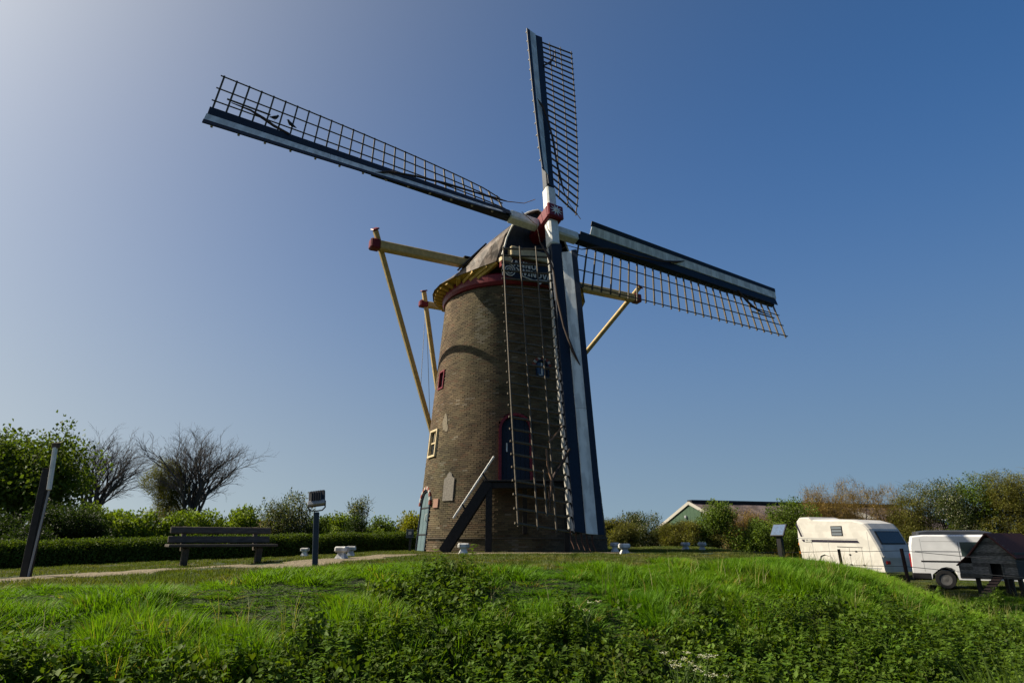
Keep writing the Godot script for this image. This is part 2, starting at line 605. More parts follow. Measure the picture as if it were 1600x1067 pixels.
	for bx in [Vector3(0.0, 6.13, 0.035), Vector3(-0.11, 5.93, 0.2), Vector3(0.1, 6.2, 0.2)]:
		bar = MB.new()
		if bx.z < 0.1: bar.box(Transform3D(Basis(), Vector3(bx.x, 6.15, -0.05)), Vector3(0.04, 0.5, 0.03))
		else: bar.box(Transform3D(Basis(), Vector3(bx.x, bx.y, -0.05)), Vector3(0.2, 0.035, 0.03))
		obj("glazing_bar", bar, M.white, w3)
	arch_bricks(w3, 0.25, 6.5, 9)
	# stone tablets and an old patch of plaster
	var mbp := MB.new()
	mbp.prism(PackedVector2Array([Vector2(-0.24, 1.62), Vector2(0.24, 1.62), Vector2(0.24, 2.35), Vector2(0.13, 2.42), Vector2(0.09, 2.52), Vector2(0, 2.58), Vector2(-0.09, 2.52), Vector2(-0.13, 2.42), Vector2(-0.24, 2.35)]), -0.03, 0.035, wall_xf(-39.2, 0.0))
	obj("stone_tablet", mbp, mat(lin(0.24, 0.22, 0.19), 0.85, 0.6, "fine", Vector3(1, 1, 1)), mill)
	mbp = MB.new()
	mbp.box(wall_xf(-49.4, 1.55, 0.01), Vector3(0.3, 0.3, 0.07), 0.008)
	obj("sandstone_plaque", mbp, mat(lin(0.33, 0.19, 0.14), 0.85, 0.75, "fine", Vector3(1, 1, 1)), mill)
	for pt in [[-49.0, 4.35, 0.13, 0.3], [-47.0, 4.15, 0.10, 0.16]]:
		mbp = MB.new()
		var poly := PackedVector2Array()
		for k in 14:
			var a := TAU * k / 14.0
			var rr: float = 1.0 + 0.35 * noise.get_noise_2d(k * 40.0, pt[1] * 100.0)
			poly.append(Vector2(cos(a) * pt[2] * rr, sin(a) * pt[3] * rr))
		mbp.prism(poly, -0.02, 0.014, wall_xf(pt[0], pt[1], 0.0))
		obj("plaster_patch", mbp, mat(lin(0.3, 0.26, 0.19), 0.95, 0.5, "fine", Vector3(2, 2, 2)), mill)

func arch_bricks(parent: Node3D, hw: float, y1: float, n: int) -> void:
	for i in n:
		var a := PI * (i + 0.5) / n
		var mb := MB.new()
		var dir := Vector3(cos(a), sin(a), 0)
		var at := Vector3(0, y1 - hw, 0) + dir * (hw + 0.055)
		mb.box(Transform3D(Basis(Vector3(-dir.y, dir.x, 0), dir, Vector3(0, 0, 1)), at + Vector3(0, 0, -0.02)), Vector3(PI * (hw + 0.05) / n * 0.88, 0.11, 0.09), 0.006)
		obj("arch_brick", mb, M.canvas if i % 2 else M.brick_red, parent)

func brick_tone(k: int) -> Color:
	var h := fposmod(sin(k * 12.9898) * 43758.5453, 1.0)
	var g := fposmod(sin(k * 78.233) * 12543.123, 1.0)
	var base := Color(0.176, 0.138, 0.081)
	if h > 0.985: return Color(0.27, 0.23, 0.165)
	if h > 0.85: base = Color(0.20, 0.152, 0.088)
	elif h < 0.18: base = Color(0.13, 0.10, 0.062)
	elif h < 0.30: base = Color(0.18, 0.12, 0.07)
	var m := 0.86 + 0.28 * g
	return Color(base.r * m, base.g * m, base.b * m)

# the cap, in the cap's own axes: x along the wind beam, z to the sails
func cap_eave(deg: float) -> Vector3:
	var a := absf(deg)
	var f := smoothstep(95.0, 136.0, a)
	var r := deg_to_rad(deg)
	return Vector3(3.26 * sin(r), 9.82, -3.26 * cos(r)).lerp(Vector3(signf(deg) * 1.62, 10.37, 2.3), f)
func cap_point(deg: float, s: float) -> Vector3:
	var a := absf(deg)
	var f := smoothstep(95.0, 136.0, a)
	var e := cap_eave(deg)
	var top := Vector3(0, lerpf(12.45, 12.85, smoothstep(0.0, 70.0, a)), lerpf(-1.1, 2.3, smoothstep(0.0, 136.0, a)))
	var ss := [0.0, 0.19, 0.41, 0.63, 0.81, 1.0]
	var ga := [0.0, 0.16, 0.46, 0.72, 0.90, 1.0]
	var gb := [0.0, 0.50, 0.74, 0.87, 0.95, 1.0]
	var k := clampi(int(s * 5.0), 0, 4)
	while k < 4 and s > ss[k + 1]: k += 1
	while k > 0 and s < ss[k]: k -= 1
	var t: float = (s - ss[k]) / (ss[k + 1] - ss[k])
	var g: float = lerpf(lerpf(ga[k], ga[k + 1], t), lerpf(gb[k], gb[k + 1], t), f)
	return Vector3(lerpf(e.x, top.x, s), lerpf(e.y, top.y, g), lerpf(e.z, top.z, s))
func make_cap(mill: Node3D) -> void:
	var cxf := Transform3D(Basis(Vector3(cos(PSI), 0, -sin(PSI)), Vector3.UP, Vector3(sin(PSI), 0, cos(PSI))), Vector3.ZERO)
	var cap := node("cap", mill, cxf)
	var n := 26
	for i in n:
		var a0 := -136.0 + 272.0 * i / n
		var a1 := -136.0 + 272.0 * (i + 1) / n
		var mb := MB.new()
		var lift := 0.012 * (i % 2)
		for k in 10:
			var s0 := k / 10.0
			var s1 := (k + 1) / 10.0
			var p := [cap_point(a0, s0), cap_point(a1, s0), cap_point(a1, s1), cap_point(a0, s1)]
			var inn := Vector3(0, 10.4, 0)
			for q in 4: p[q] += (p[q] - inn).normalized() * lift
			mb.quad(p[0], p[1], p[2], p[3], inn)
			var b := []
			for q in 4: b.append(p[q] - (p[q] - inn).normalized() * 0.05)
			mb.quad(b[0], b[1], b[2], b[3], b[0] + (b[0] - inn))
			if k == 0: mb.quad(p[0], p[1], b[1], b[0], inn)
			mb.quad(p[0], p[3], b[3], b[0], p[1]); mb.quad(p[1], p[2], b[2], b[1], p[0])
		obj("roofing_sheet", mb, M.felt, cap)
	# boarded gable behind the sails
	var poly := PackedVector2Array([Vector2(-1.56, 10.3), Vector2(1.56, 10.3)])
	for k in 11:
		var q := cap_point(136.0, k / 10.0); poly.append(Vector2(q.x - 0.06 * (1.0 - k / 10.0), q.y - 0.05))
	for k in range(9, -1, -1):
		var q := cap_point(-136.0, k / 10.0); poly.append(Vector2(q.x + 0.06 * (1.0 - k / 10.0), q.y - 0.05))
	for b in 9:
		var x0 := -1.56 + 3.12 * b / 9.0 + 0.004
		var x1 := -1.56 + 3.12 * (b + 1) / 9.0 - 0.004
		for clip in Geometry2D.intersect_polygons(poly, PackedVector2Array([Vector2(x0, 9), Vector2(x1, 9), Vector2(x1, 14), Vector2(x0, 14)])):
			var gm := MB.new()
			gm.prism(clip, 2.06, 2.12)
			obj("gable_board", gm, M.navy, cap)
	for s in [-1.0, 1.0]:
		var pts := []
		var rad := []
		for k in 8:
			pts.append(cap_point(136.0 * s, k / 7.0) + Vector3(0, 0, 0.03)); rad.append(0.035)
		pts.push_front(pts[0] + Vector3(-0.02 * s, -0.1, 0.02)); rad.append(0.035)
		pts.push_front(pts[0] + Vector3(-0.15 * s, -0.08, 0.02)); rad.append(0.035)
		pts.push_front(pts[0] + Vector3(-0.12 * s, 0.08, 0.02)); rad.append(0.03)
		pts.push_front(pts[0] + Vector3(-0.02 * s, 0.25, 0.02)); rad.append(0.03)
		var tm := MB.new()
		tm.tube(pts, rad, 6)
		obj("edge_trim", tm, M.white, cap)
	# red ring, soffit and rafter ends
	var ring := MB.new()
	ring.lathe([[2.66, 9.36], [2.79, 9.38], [2.84, 9.5], [2.84, 9.76], [2.72, 9.86]], 96)
	obj("ring", ring, M.red, cap)
	var sof := MB.new()
	for i in 64:
		var a0 := deg_to_rad(-132.0 + 264.0 * i / 64.0)
		var a1 := deg_to_rad(-132.0 + 264.0 * (i + 1) / 64.0)
		var e0 := cap_eave(rad_to_deg(a0)); var e1 := cap_eave(rad_to_deg(a1))
		var i0 := Vector3(sin(a0) * 2.76, 9.8, -cos(a0) * 2.76); var i1 := Vector3(sin(a1) * 2.76, 9.8, -cos(a1) * 2.76)
		sof.quad(i0, i1, e1 * Vector3(0.985, 1, 0.985) + Vector3(0, 0.03, 0), e0 * Vector3(0.985, 1, 0.985) + Vector3(0, 0.03, 0), Vector3(0, 30, 0))
	obj("soffit", sof, M.ochre, cap)
	for i in 38:
		var a := deg_to_rad(-126.0 + 252.0 * i / 37.0)
		var e := cap_eave(rad_to_deg(a)) * Vector3(0.97, 1, 0.97) + Vector3(0, -0.04, 0)
		var ii := Vector3(sin(a) * 2.78, 9.7, -cos(a) * 2.78)
		var rm := MB.new()
		rm.beam(ii, e, 0.17, 0.13, Vector3.UP, 0.015)
		obj("rafter_end", rm, M.ochre, cap)
	# breast beam, blocks and name board
	var bm := MB.new()
	bm.beam(Vector3(-1.32, 10.7, 2.42), Vector3(1.32, 10.7, 2.42), 0.34, 0.4, Vector3.UP, 0.03)
	obj("breast_beam", bm, M.cream, cap)
	bm = MB.new()
	bm.beam(Vector3(-1.2, 10.43, 2.36), Vector3(1.2, 10.43, 2.36), 0.2, 0.1)
	obj("oak_board", bm, mat(lin(0.16, 0.06, 0.025), 0.6, 0.6, "mid", Vector3(2, 2, 2)), cap)
	for s in [-1.0, 1.0]:
		bm = MB.new()
		bm.box(Transform3D(Basis(), Vector3(1.48 * s, 10.33, 2.4)), Vector3(0.42, 0.2, 0.3), 0.02)
		obj("beam_block", bm, M.cream, cap)
		bm = MB.new()
		bm.box(Transform3D(Basis(), Vector3(1.48 * s, 10.12, 2.38)), Vector3(0.4, 0.2, 0.26), 0.01)
		obj("red_block", bm, M.red, cap)
	var board := MB.new()
	board.prism(PackedVector2Array([Vector2(-1.86, 9.42), Vector2(1.3, 9.42), Vector2(1.3, 9.9), Vector2(1.1, 10.1), Vector2(-1.45, 10.12), Vector2(-1.52, 9.92), Vector2(-1.86, 9.9)]), 2.92, 2.97)
	var nb := obj("name_board", board, M.navy, cap)
	letters("ANNO", nb, Vector3(-0.95, 9.98, 2.97), 0.24)
	letters("WINDVA", nb, Vector3(-0.50, 9.69, 2.97), 0.25)
	var sc := MB.new()
	var sp := []
	var sr := []
	for k in 40:
		var a := k * 0.36
		var r := 0.05 + 0.2 * k / 40.0
		sp.append(Vector3(-1.60 + cos(a) * r, 9.66 + sin(a) * r, 2.98)); sr.append(0.024)
	sc.tube(sp, sr, 5)
	obj("scroll", sc, M.white, nb)
	sc = MB.new()
	sp = []
	sr = []
	for k in 20:
		var t := k / 19.0
		sp.append(Vector3(-1.34 + t * 1.4, 9.82 - 0.33 * smoothstep(0.0, 0.22, t) + 0.03 * sin(t * 9.0), 2.98)); sr.append(0.026)
	sc.tube(sp, sr, 5)
	obj("scroll", sc, M.white, nb)
	sc = MB.new()
	sc.prism(PackedVector2Array([Vector2(-0.52, 9.5), Vector2(-0.42, 9.5), Vector2(-0.34, 9.42), Vector2(-0.26, 9.5), Vector2(-0.16, 9.5), Vector2(-0.34, 9.33)]), 2.971, 2.99)
	obj("scroll", sc, M.white, nb)
	# tail: cross beams, braces and tail pole
	var tail := Vector3(0, 1.55, -5.75)
	for b in [[0.64, 10.73, 6.17, 0.34], [-3.0, 10.2, 3.0, 0.26]]:
		var cb := MB.new()
		cb.beam(Vector3(-b[2] + 0.35, b[1], b[0]), Vector3(b[2] - 0.35, b[1], b[0]), b[3], b[3], Vector3.UP, 0.04)
		obj("cross_beam", cb, M.cream_yellow, cap)
		for s in [-1.0, 1.0]:
			var tip := MB.new()
			tip.beam(Vector3((b[2] - 0.37) * s, b[1], b[0]), Vector3(b[2] * s, b[1], b[0]), b[3] + 0.05, b[3] + 0.05, Vector3.UP, 0.05)
			obj("beam_tip", tip, M.red, cap)
			var from := Vector3((b[2] - 0.12) * s, b[1] + 0.5, b[0] + 0.2)
			var dir := (tail - from).normalized()
			var br := MB.new()
			br.beam(from, tail + dir * 0.2, 0.18, 0.18, Vector3(0, 0, 1), 0.03)
			obj("brace", br, M.cream_yellow, cap)
			var bt := MB.new()
			bt.beam(from - dir * 0.06, from, 0.26, 0.26, Vector3(0, 0, 1), 0.02)
			obj("brace_cap", bt, M.red, cap)
			if b[2] > 4.0:
				var fl := MB.new()
				fl.beam(Vector3(1.62 * s, 11.62, 0.72), Vector3(2.62 * s, 10.45, 0.72), 0.55, 0.07, Vector3(s, 0.85, 0), 0.01)
				fl.box(Transform3D(Basis(), Vector3(2.35 * s, 10.93, 0.64)), Vector3(0.3, 0.04, 0.46), 0.0)
				obj("flashing", fl, M.lead, cap)
	var tp := MB.new()
	tp.beam(Vector3(0, 11.2, -2.4), tail + Vector3(0, -0.6, -0.3), 0.3, 0.3, Vector3(0, 0, 1), 0.04)
	obj("tail_pole", tp, M.cream_yellow, cap)
	var inv := (Transform3D(Basis(), MILL) * cxf).affine_inverse()
	for s in [[664, 492, 27.0, 656, 622, 25.2], [667, 512, 27.2, 672, 668, 26.6]]:
		var rp := MB.new()
		rp.tube([inv * at_d(s[0], s[1], s[2]), inv * at_d(s[3], s[4], s[5])], [0.012, 0.012], 4)
		obj("rope", rp, M.iron, cap)

func letters(text: String, parent: Node3D, at: Vector3, size: float) -> void:
	var tm := TextMesh.new()
	var sf := SystemFont.new()
	sf.font_names = PackedStringArray(["Droid Sans"])
	sf.font_weight = 700
	tm.font = sf
	tm.text = text
	tm.font_size = 32
	tm.pixel_size = size / 24.0
	tm.depth = 0.02
	var o := MeshInstance3D.new()
	o.name = "lettering"
	o.mesh = tm
	o.material_override = M.white
	o.position = at + Vector3(0, 0, 0.012)
	parent.add_child(o, true)

func weather(r: float) -> float:
	return deg_to_rad(lerpf(25.0, -4.0, pow(clampf((r - 1.5) / 10.5, 0.0, 1.0), 0.65)))
func sail_at(x: float, r: float, z := 0.0, extra := 0.0) -> Vector3:
	var w := weather(r) + extra
	return Vector3(cos(w) * x, r, -sin(w) * x + z)
func ribbon(x0: float, x1: float, r0: float, r1: float, th: float, zoff: float, extra := 0.0) -> MB:
	var mb := MB.new()
	var n := maxi(2, int((r1 - r0) / 0.6))
	for i in n:
		var ra := lerpf(r0, r1, float(i) / n)
		var rb := lerpf(r0, r1, float(i + 1) / n)
		var p := [sail_at(x0, ra, zoff, extra), sail_at(x1, ra, zoff, extra), sail_at(x1, rb, zoff, extra), sail_at(x0, rb, zoff, extra)]
		var q := []
		for e in p: q.append(e + Vector3(0, 0, -th))
		var c: Vector3 = (p[0] + p[2] + q[0] + q[2]) * 0.25
		mb.quad(p[0], p[1], p[2], p[3], c); mb.quad(q[0], q[1], q[2], q[3], c)
		mb.quad(p[0], p[3], q[3], q[0], c); mb.quad(p[1], p[2], q[2], q[1], c)
		if i == 0: mb.quad(p[0], p[1], q[1], q[0], c)
		if i == n - 1: mb.quad(p[3], p[2], q[2], q[3], c)
	return mb
func sail_frame(k: int) -> Transform3D:
	var cb := Basis(Vector3(cos(PSI), 0, -sin(PSI)), Vector3.UP, Vector3(sin(PSI), 0, cos(PSI)))
	var n := Vector3(0, sin(TILT), cos(TILT))
	var v := Vector3(0, cos(TILT), -sin(TILT))
	var a := PHI + k * PI / 2.0
	var d := Vector3(cos(a), 0, 0) + v * sin(a)
	var hub := Vector3(0, 12.0394, 3.3) + (Vector3.ZERO if k % 2 else -n * 0.6037)
	return Transform3D(cb * Basis(d.cross(n), d, n), cb * hub)
func make_sails(mill: Node3D) -> void:
	var bars := 27
	for k in 4:
		var s := node("sail", mill, sail_frame(k))
		s.set_meta("label", ["sail reaching out over the right cross beam", "sail pointing up into the sky", "sail stretched out with two birds on it", "sail hanging down in front of the door"][k])
		var mb := MB.new()
		mb.beam(Vector3(0, 0.0, 0), Vector3(0, 1.5, 0), 0.40, 0.42, Vector3(0, 0, 1), 0.06)
		obj("stock_root", mb, M.white, s)
		mb = MB.new()
		for seg in 4:
			var ra := 1.5 + seg * 2.625
			var w := lerpf(0.34, 0.2, seg / 3.0)
			mb.beam(Vector3(0, ra, -0.02 * seg * 0.5), Vector3(0, ra + 2.625, -0.02 * seg * 0.5), w, w * 0.95, Vector3(0, 0, 1), 0.02)
		obj("stock", mb, M.navy, s)
		obj("front_board", ribbon(-0.19, 0.17, 1.52, 12.0, 0.03, 0.215), M.navy, s)
		for pl in [[1.95, 8.2], [8.21, 12.02]]:
			obj("leading_board", ribbon(-0.53, -0.195, pl[0], pl[1], 0.03, 0.2, deg_to_rad(13.0)), M.white_sail, s)
		obj("edge_board", ribbon(-0.72, -0.535, 1.9, 12.03, 0.045, 0.205, deg_to_rad(13.0)), M.navy, s)
		for i in bars:
			var r := 1.62 + (11.95 - 1.62) * i / (bars - 1.0)
			var bm := MB.new()
			bm.beam(sail_at(-0.12, r, 0.0), sail_at(1.93, r, 0.0), 0.058, 0.05, Vector3(0, 1, 0))
			obj("lattice_bar", bm, M.lattice, s)
		for x in [0.66, 1.25, 1.85]:
			var pts := []
			var rad := []
			for i in 14:
				pts.append(sail_at(x, 1.5 + (12.05 - 1.5) * i / 13.0, 0.04)); rad.append(0.03)
			var lm := MB.new()
			lm.tube(pts, rad, 4)
			obj("lattice_rail", lm, M.lattice, s)
		var sm := MB.new()
		sm.beam(sail_at(0.93, 10.3, 0.04), sail_at(0.93, 11.65, 0.04), 0.045, 0.04, Vector3(0, 0, 1))
		obj("lattice_rail", sm, M.lattice, s)
		for i in 13:
			var r := 2.4 + i * 0.78
			var cm := MB.new()
			var e := sail_at(-0.70, r, 0.13, deg_to_rad(13.0))
			cm.box(Transform3D(Basis(), e), Vector3(0.07, 0.07, 0.09), 0.015)
			obj("board_cleat", cm, M.cleat, s)
		var fm := MB.new()
		fm.tube([Vector3(-0.45, 6.7, 0.34), Vector3(-0.2, 6.2, 0.36), Vector3(0.05, 5.3, 0.34), Vector3(0.2, 4.2, 0.33), Vector3(0.27, 3.0, 0.33), Vector3(0.42, 2.2, 0.25), Vector3(0.62, 1.6, 0.12)], [0.02, 0.05, 0.036, 0.048, 0.034, 0.05, 0.02], 7)
		obj("furled_sailcloth", fm, M.cloth, s)
		fm = MB.new()
		fm.tube([Vector3(0.12, 9.6, 0.25), Vector3(0.4, 10.1, 0.12), Vector3(0.62, 10.45, 0.08), Vector3(0.8, 10.9, 0.08), Vector3(0.82, 11.5, 0.1)], [0.035, 0.05, 0.055, 0.035, 0.015], 6)
		obj("furled_sailcloth", fm, M.cloth, s)
		fm = MB.new()
		fm.tube([Vector3(0.62, 1.6, 0.12), Vector3(0.75, 0.9, 0.2), Vector3(1.3, 0.35, 0.1)], [0.018, 0.014, 0.014], 5)
		obj("rope", fm, M.rope, s)
		if k == 3:
			for i in bars - 1:
				var r := 1.62 + (11.95 - 1.62) * (i + 0.5) / (bars - 1.0)
				var cm2 := MB.new()
				cm2.beam(sail_at(0.235, r - 0.165, 0.06), sail_at(0.235, r + 0.165, 0.06), 0.07, 0.12, Vector3(0, 0, 1), 0.02)
				obj("canvas_roll", cm2, M.canvas, s)
			var chain := MB.new()
			for i in 5:
				var x0 := 0.2 - 0.17 * i
				chain.tube([Vector3(x0, 11.95, 0.05), Vector3(x0 + 0.03, 12.2, 0.1), Vector3(x0 - 0.02, 12.45, 0.15)], [0.02, 0.022, 0.015], 5)
			obj("chain", chain, M.rust, s)
			var rag := MB.new()
			rag.tube([Vector3(0.3, 8.9, 0.2), Vector3(0.6, 9.3, 0.2), Vector3(0.8, 9.5, 0.2)], [0.025, 0.04, 0.03], 6)
			rag.tube([Vector3(0.86, 9.7, 0.15), Vector3(0.85, 10.2, 0.15), Vector3(0.75, 10.6, 0.14), Vector3(0.8, 11.1, 0.12)], [0.03, 0.03, 0.04, 0.025], 6)
			obj("rope_bundle", rag, M.rope, s)
	# poll end
	var cb := Transform3D(Basis(Vector3(cos(PSI), 0, -sin(PSI)), Vector3.UP, Vector3(sin(PSI), 0, cos(PSI))), Vector3.ZERO)
	var hub := node("poll_end", mill, cb * Transform3D(Basis(Vector3(1, 0, 0), -TILT) , Vector3(0, 12.0394, 3.3)) * Transform3D(Basis(Vector3(0, 0, 1), PHI), Vector3.ZERO))
	var hm := MB.new()
	hm.box(Transform3D(Basis(), Vector3(0, 0, -0.3)), Vector3(0.62, 0.62, 1.15), 0.05)
	obj("casting", hm, M.red, hub)
	hm = MB.new()
	hm.box(Transform3D(Basis(), Vector3(0, 0, 0.34)), Vector3(0.66, 0.66, 0.14), 0.04)
	obj("face_plate", hm, M.red, hub)
	hm = MB.new()
	for i in 10:
		var a := TAU * i / 10.0
		var d := Vector3(cos(a), sin(a), 0)
		var side := Vector3(-d.y, d.x, 0)
		hm.tri(d * 0.06 + side * 0.04 + Vector3(0, 0, 0.425), d * 0.06 - side * 0.04 + Vector3(0, 0, 0.425), d * 0.29 + Vector3(0, 0, 0.425), Vector3.ZERO)
	hm.lathe([[0.001, 0.0], [0.09, 0.0], [0.06, 0.05], [0.001, 0.06]], 10, Transform3D(Basis(Vector3(1, 0, 0), PI / 2.0), Vector3(0, 0, 0.415)))
	obj("star", hm, M.white, hub)
	hm = MB.new()
	hm.tube([Vector3(0, 0, -0.85), Vector3(0, 0, -2.2)], [0.3, 0.3], 14)
	obj("windshaft", hm, M.red, hub)

func make_stairs(mill: Node3D) -> void:
	var st := node("staircase", mill)
	var z1 := 4.30
	var z0 := 3.55
	var top := Vector3(-0.72, 2.1, 0)
	var foot := Vector3(-2.12, 0.0, 0)
	for z in [z0, z1]:
		var mb := MB.new()
		mb.beam(foot + Vector3(0.05, 0.02, z), top + Vector3(0, 0.0, z), 0.05, 0.30, Vector3.UP)
		obj("stringer", mb, M.tar, st)
	for i in 9:
		var p := foot.lerp(top, (i + 0.7) / 9.6)
		var mb := MB.new()
		mb.box(Transform3D(Basis(), Vector3(p.x + 0.03, p.y + 0.08, (z0 + z1) * 0.5)), Vector3(0.24, 0.04, z1 - z0 - 0.05), 0.005)
		obj("tread", mb, M.tar, st)
	for i in 7:
		var mb := MB.new()
		mb.box(Transform3D(Basis(), Vector3(0.5, 2.12, 3.38 + i * 0.152)), Vector3(2.7, 0.05, 0.145), 0.006)
		obj("landing_plank", mb, M.tar, st)
	for x in [-0.7, 1.68]:
		var mb := MB.new()
		mb.beam(Vector3(x, -0.05, 4.22), Vector3(x, 2.09, 4.22), 0.2 if x < 0.0 else 0.16, 0.16, Vector3(0, 0, 1), 0.01)
		obj("post", mb, M.tar, st)
	var mb2 := MB.new()
	mb2.beam(Vector3(-0.8, 1.99, 4.22), Vector3(1.8, 1.99, 4.22), 0.12, 0.18, Vector3.UP, 0.01)
	obj("bearer", mb2, M.tar, st)
	mb2 = MB.new()
	mb2.beam(Vector3(0.42, 0.55, 3.5), Vector3(0.42, 1.95, 3.75), 0.14, 0.12, Vector3(0, 0, 1), 0.01)
	obj("strut", mb2, M.tar, st)
	var a := at_d(772, 713, -MILL.z - z1 + 0.1) - MILL
	var b := at_d(708, 810, -MILL.z - z1 + 0.1) - MILL
	mb2 = MB.new()
	mb2.beam(b, a, 0.04, 0.06, Vector3.UP, 0.01)
	obj("handrail", mb2, M.white, st)
	for t in [0.22, 0.72]:
		var p := b.lerp(a, t)
		mb2 = MB.new()
		mb2.beam(p, p + Vector3(0.22, -0.34, 0.0), 0.05, 0.07, Vector3(0, 0, 1))
		obj("rail_bracket", mb2, M.tar, st)

# ---------------------------------------------------------------- plants
func add_leaf(mb: MB, p: Vector3, dir: Vector3, nrm: Vector3, ln: float, wd: float) -> void:
	var side := dir.cross(nrm).normalized() * wd * 0.5
	var up := nrm.normalized() * wd * 0.18
	var k := mb.v.size()
	mb.v.append(p); mb.v.append(p + dir * ln * 0.45 + side + up); mb.v.append(p + dir * ln); mb.v.append(p + dir * ln * 0.45 - side + up)
	var n1 := (nrm.normalized() - side.normalized() * 0.35).normalized()
	var n2 := (nrm.normalized() + side.normalized() * 0.35).normalized()
	mb.n.append(nrm.normalized()); mb.n.append(n1); mb.n.append(nrm.normalized()); mb.n.append(n2)
	for i in 4: mb.c.append(mb.col)
	mb.ix.append_array(PackedInt32Array([k, k + 2, k + 1, k, k + 3, k + 2]))
func rand_dir() -> Vector3:
	var z := rng.randf() * 2.0 - 1.0
	var a := rng.randf() * TAU
	var r := sqrt(1.0 - z * z)
	return Vector3(r * cos(a), z, r * sin(a))
func sprig(leaves: int, spread: float, ln: float, wd: float, twigs := 0) -> ArrayMesh:
	var mb := MB.new()
	for i in leaves:
		var p := rand_dir() * spread * pow(rng.randf(), 0.5)
		var d := (rand_dir() + p.normalized() * 0.6 + Vector3(0, -0.15, 0)).normalized()
		var nn := (rand_dir() * 0.7 + Vector3(0, 0.8, 0)).normalized()
		nn = (nn - d * nn.dot(d)).normalized()
		var t := 0.7 + 0.55 * rng.randf()
		mb.col = Color(t * (0.95 + 0.15 * rng.randf()), t, t * (0.8 + 0.3 * rng.randf()))
		var sc := 0.7 + 0.6 * rng.randf()
		add_leaf(mb, p, d, nn, ln * sc, wd * sc)
	mb.col = Color(0.8, 0.75, 0.9)
	for i in twigs:
		var p := rand_dir() * spread * 0.4
		var d := (rand_dir() * 0.8 + Vector3(0, 0.9, 0)).normalized()
		mb.tube([p, p + d * spread * 0.8, p + (d + rand_dir() * 0.3).normalized() * spread * 1.7], [0.006, 0.005, 0.002], 3, false)
	return mb.mesh()
func limb(mb: MB, p: Vector3, dir: Vector3, ln: float, rad: float, level: int, spec: Dictionary, tips: Array) -> void:
	var segs := 3
	var pts := [p]
	var rads := [rad]
	var d := dir
	for i in segs:
		d = (d + rand_dir() * spec.wob + Vector3(0, spec.lift, 0)).normalized()
		pts.append(pts[-1] + d * ln / segs)
		rads.append(rad * lerpf(1.0, 0.55, (i + 1.0) / segs))
	mb.tube(pts, rads, 6 if level < 2 else 3, false)
	if level >= spec.levels:
		tips.append(pts[-1])
		return
	var kids: int = spec.kids[level]
	for i in kids:
		var t := 0.35 + 0.65 * (i + rng.randf() * 0.6) / kids
		var j := clampi(int(t * segs), 0, segs - 1)
		var q: Vector3 = pts[j].lerp(pts[j + 1], clampf(t * segs - j, 0.0, 1.0))
		var side := rand_dir()
		side = (side - d * side.dot(d)).normalized()
		var nd: Vector3 = (d * (1.0 - spec.spread) + side * spec.spread).normalized()
		limb(mb, q, nd, ln * spec.ratio * (0.75 + 0.5 * rng.randf()), maxf(rad * 0.5, spec.thin), level + 1, spec, tips)
func tree(called: String, label: String, group: String, base: Vector3, height: float, spec: Dictionary, leaf: Dictionary) -> Node3D:
	var root := node(called, self, Transform3D(Basis(), base))
	tag(root, label, "tree", group)
	var tips := []
	var mb := MB.new()
	var th: float = height * spec.trunk
	mb.tube([Vector3(0, -0.3, 0), Vector3(0, th * 0.5, 0.03), Vector3(0.05, th, 0)], [height * 0.03, height * 0.024, height * 0.02], 8, false)
	obj("trunk", mb, M.bark, root)
	mb = MB.new()
	for i in spec.limbs:
		var a: float = TAU * (i + rng.randf() * 0.6) / spec.limbs
		var out: float = spec.open * (0.25 + 0.75 * rng.randf())
		limb(mb, Vector3(0.04, th * (0.8 + 0.2 * rng.randf()), 0), Vector3(cos(a) * out, 1.0, sin(a) * out).normalized(), height * spec.first, height * spec.get("fine", 0.014), 0, spec, tips)
	kind(obj("branches", mb, spec.get("bark", M.bark), root), "stuff")
	if leaf.size():
		var xfs := []
		var cols := []
		for t in tips:
			for q in int(leaf.n):
				if rng.randf() > leaf.get("share", 1.0): continue
				xfs.append(Transform3D(Basis.from_euler(Vector3(rng.randf() * TAU, rng.randf() * TAU, 0)).scaled(Vector3.ONE * (0.8 + 0.6 * rng.randf())), t + rand_dir() * float(leaf.r)))
				cols.append(tint(leaf.color, 0.25))
		multi("crown", leaf.mesh, M.leaf, xfs, cols, root)
	var top := 0.1
	for t in tips: top = maxf(top, t.y)
	root.scale = Vector3.ONE * (height / top)
	return root
func tint(c: Color, amount: float) -> Color:
	var k := 1.0 + (rng.randf() * 2.0 - 1.0) * amount
	var w := (rng.randf() - 0.5) * amount * 0.5
	return Color(c.r * k * (1.0 + w), c.g * k, c.b * k * (1.0 - w))
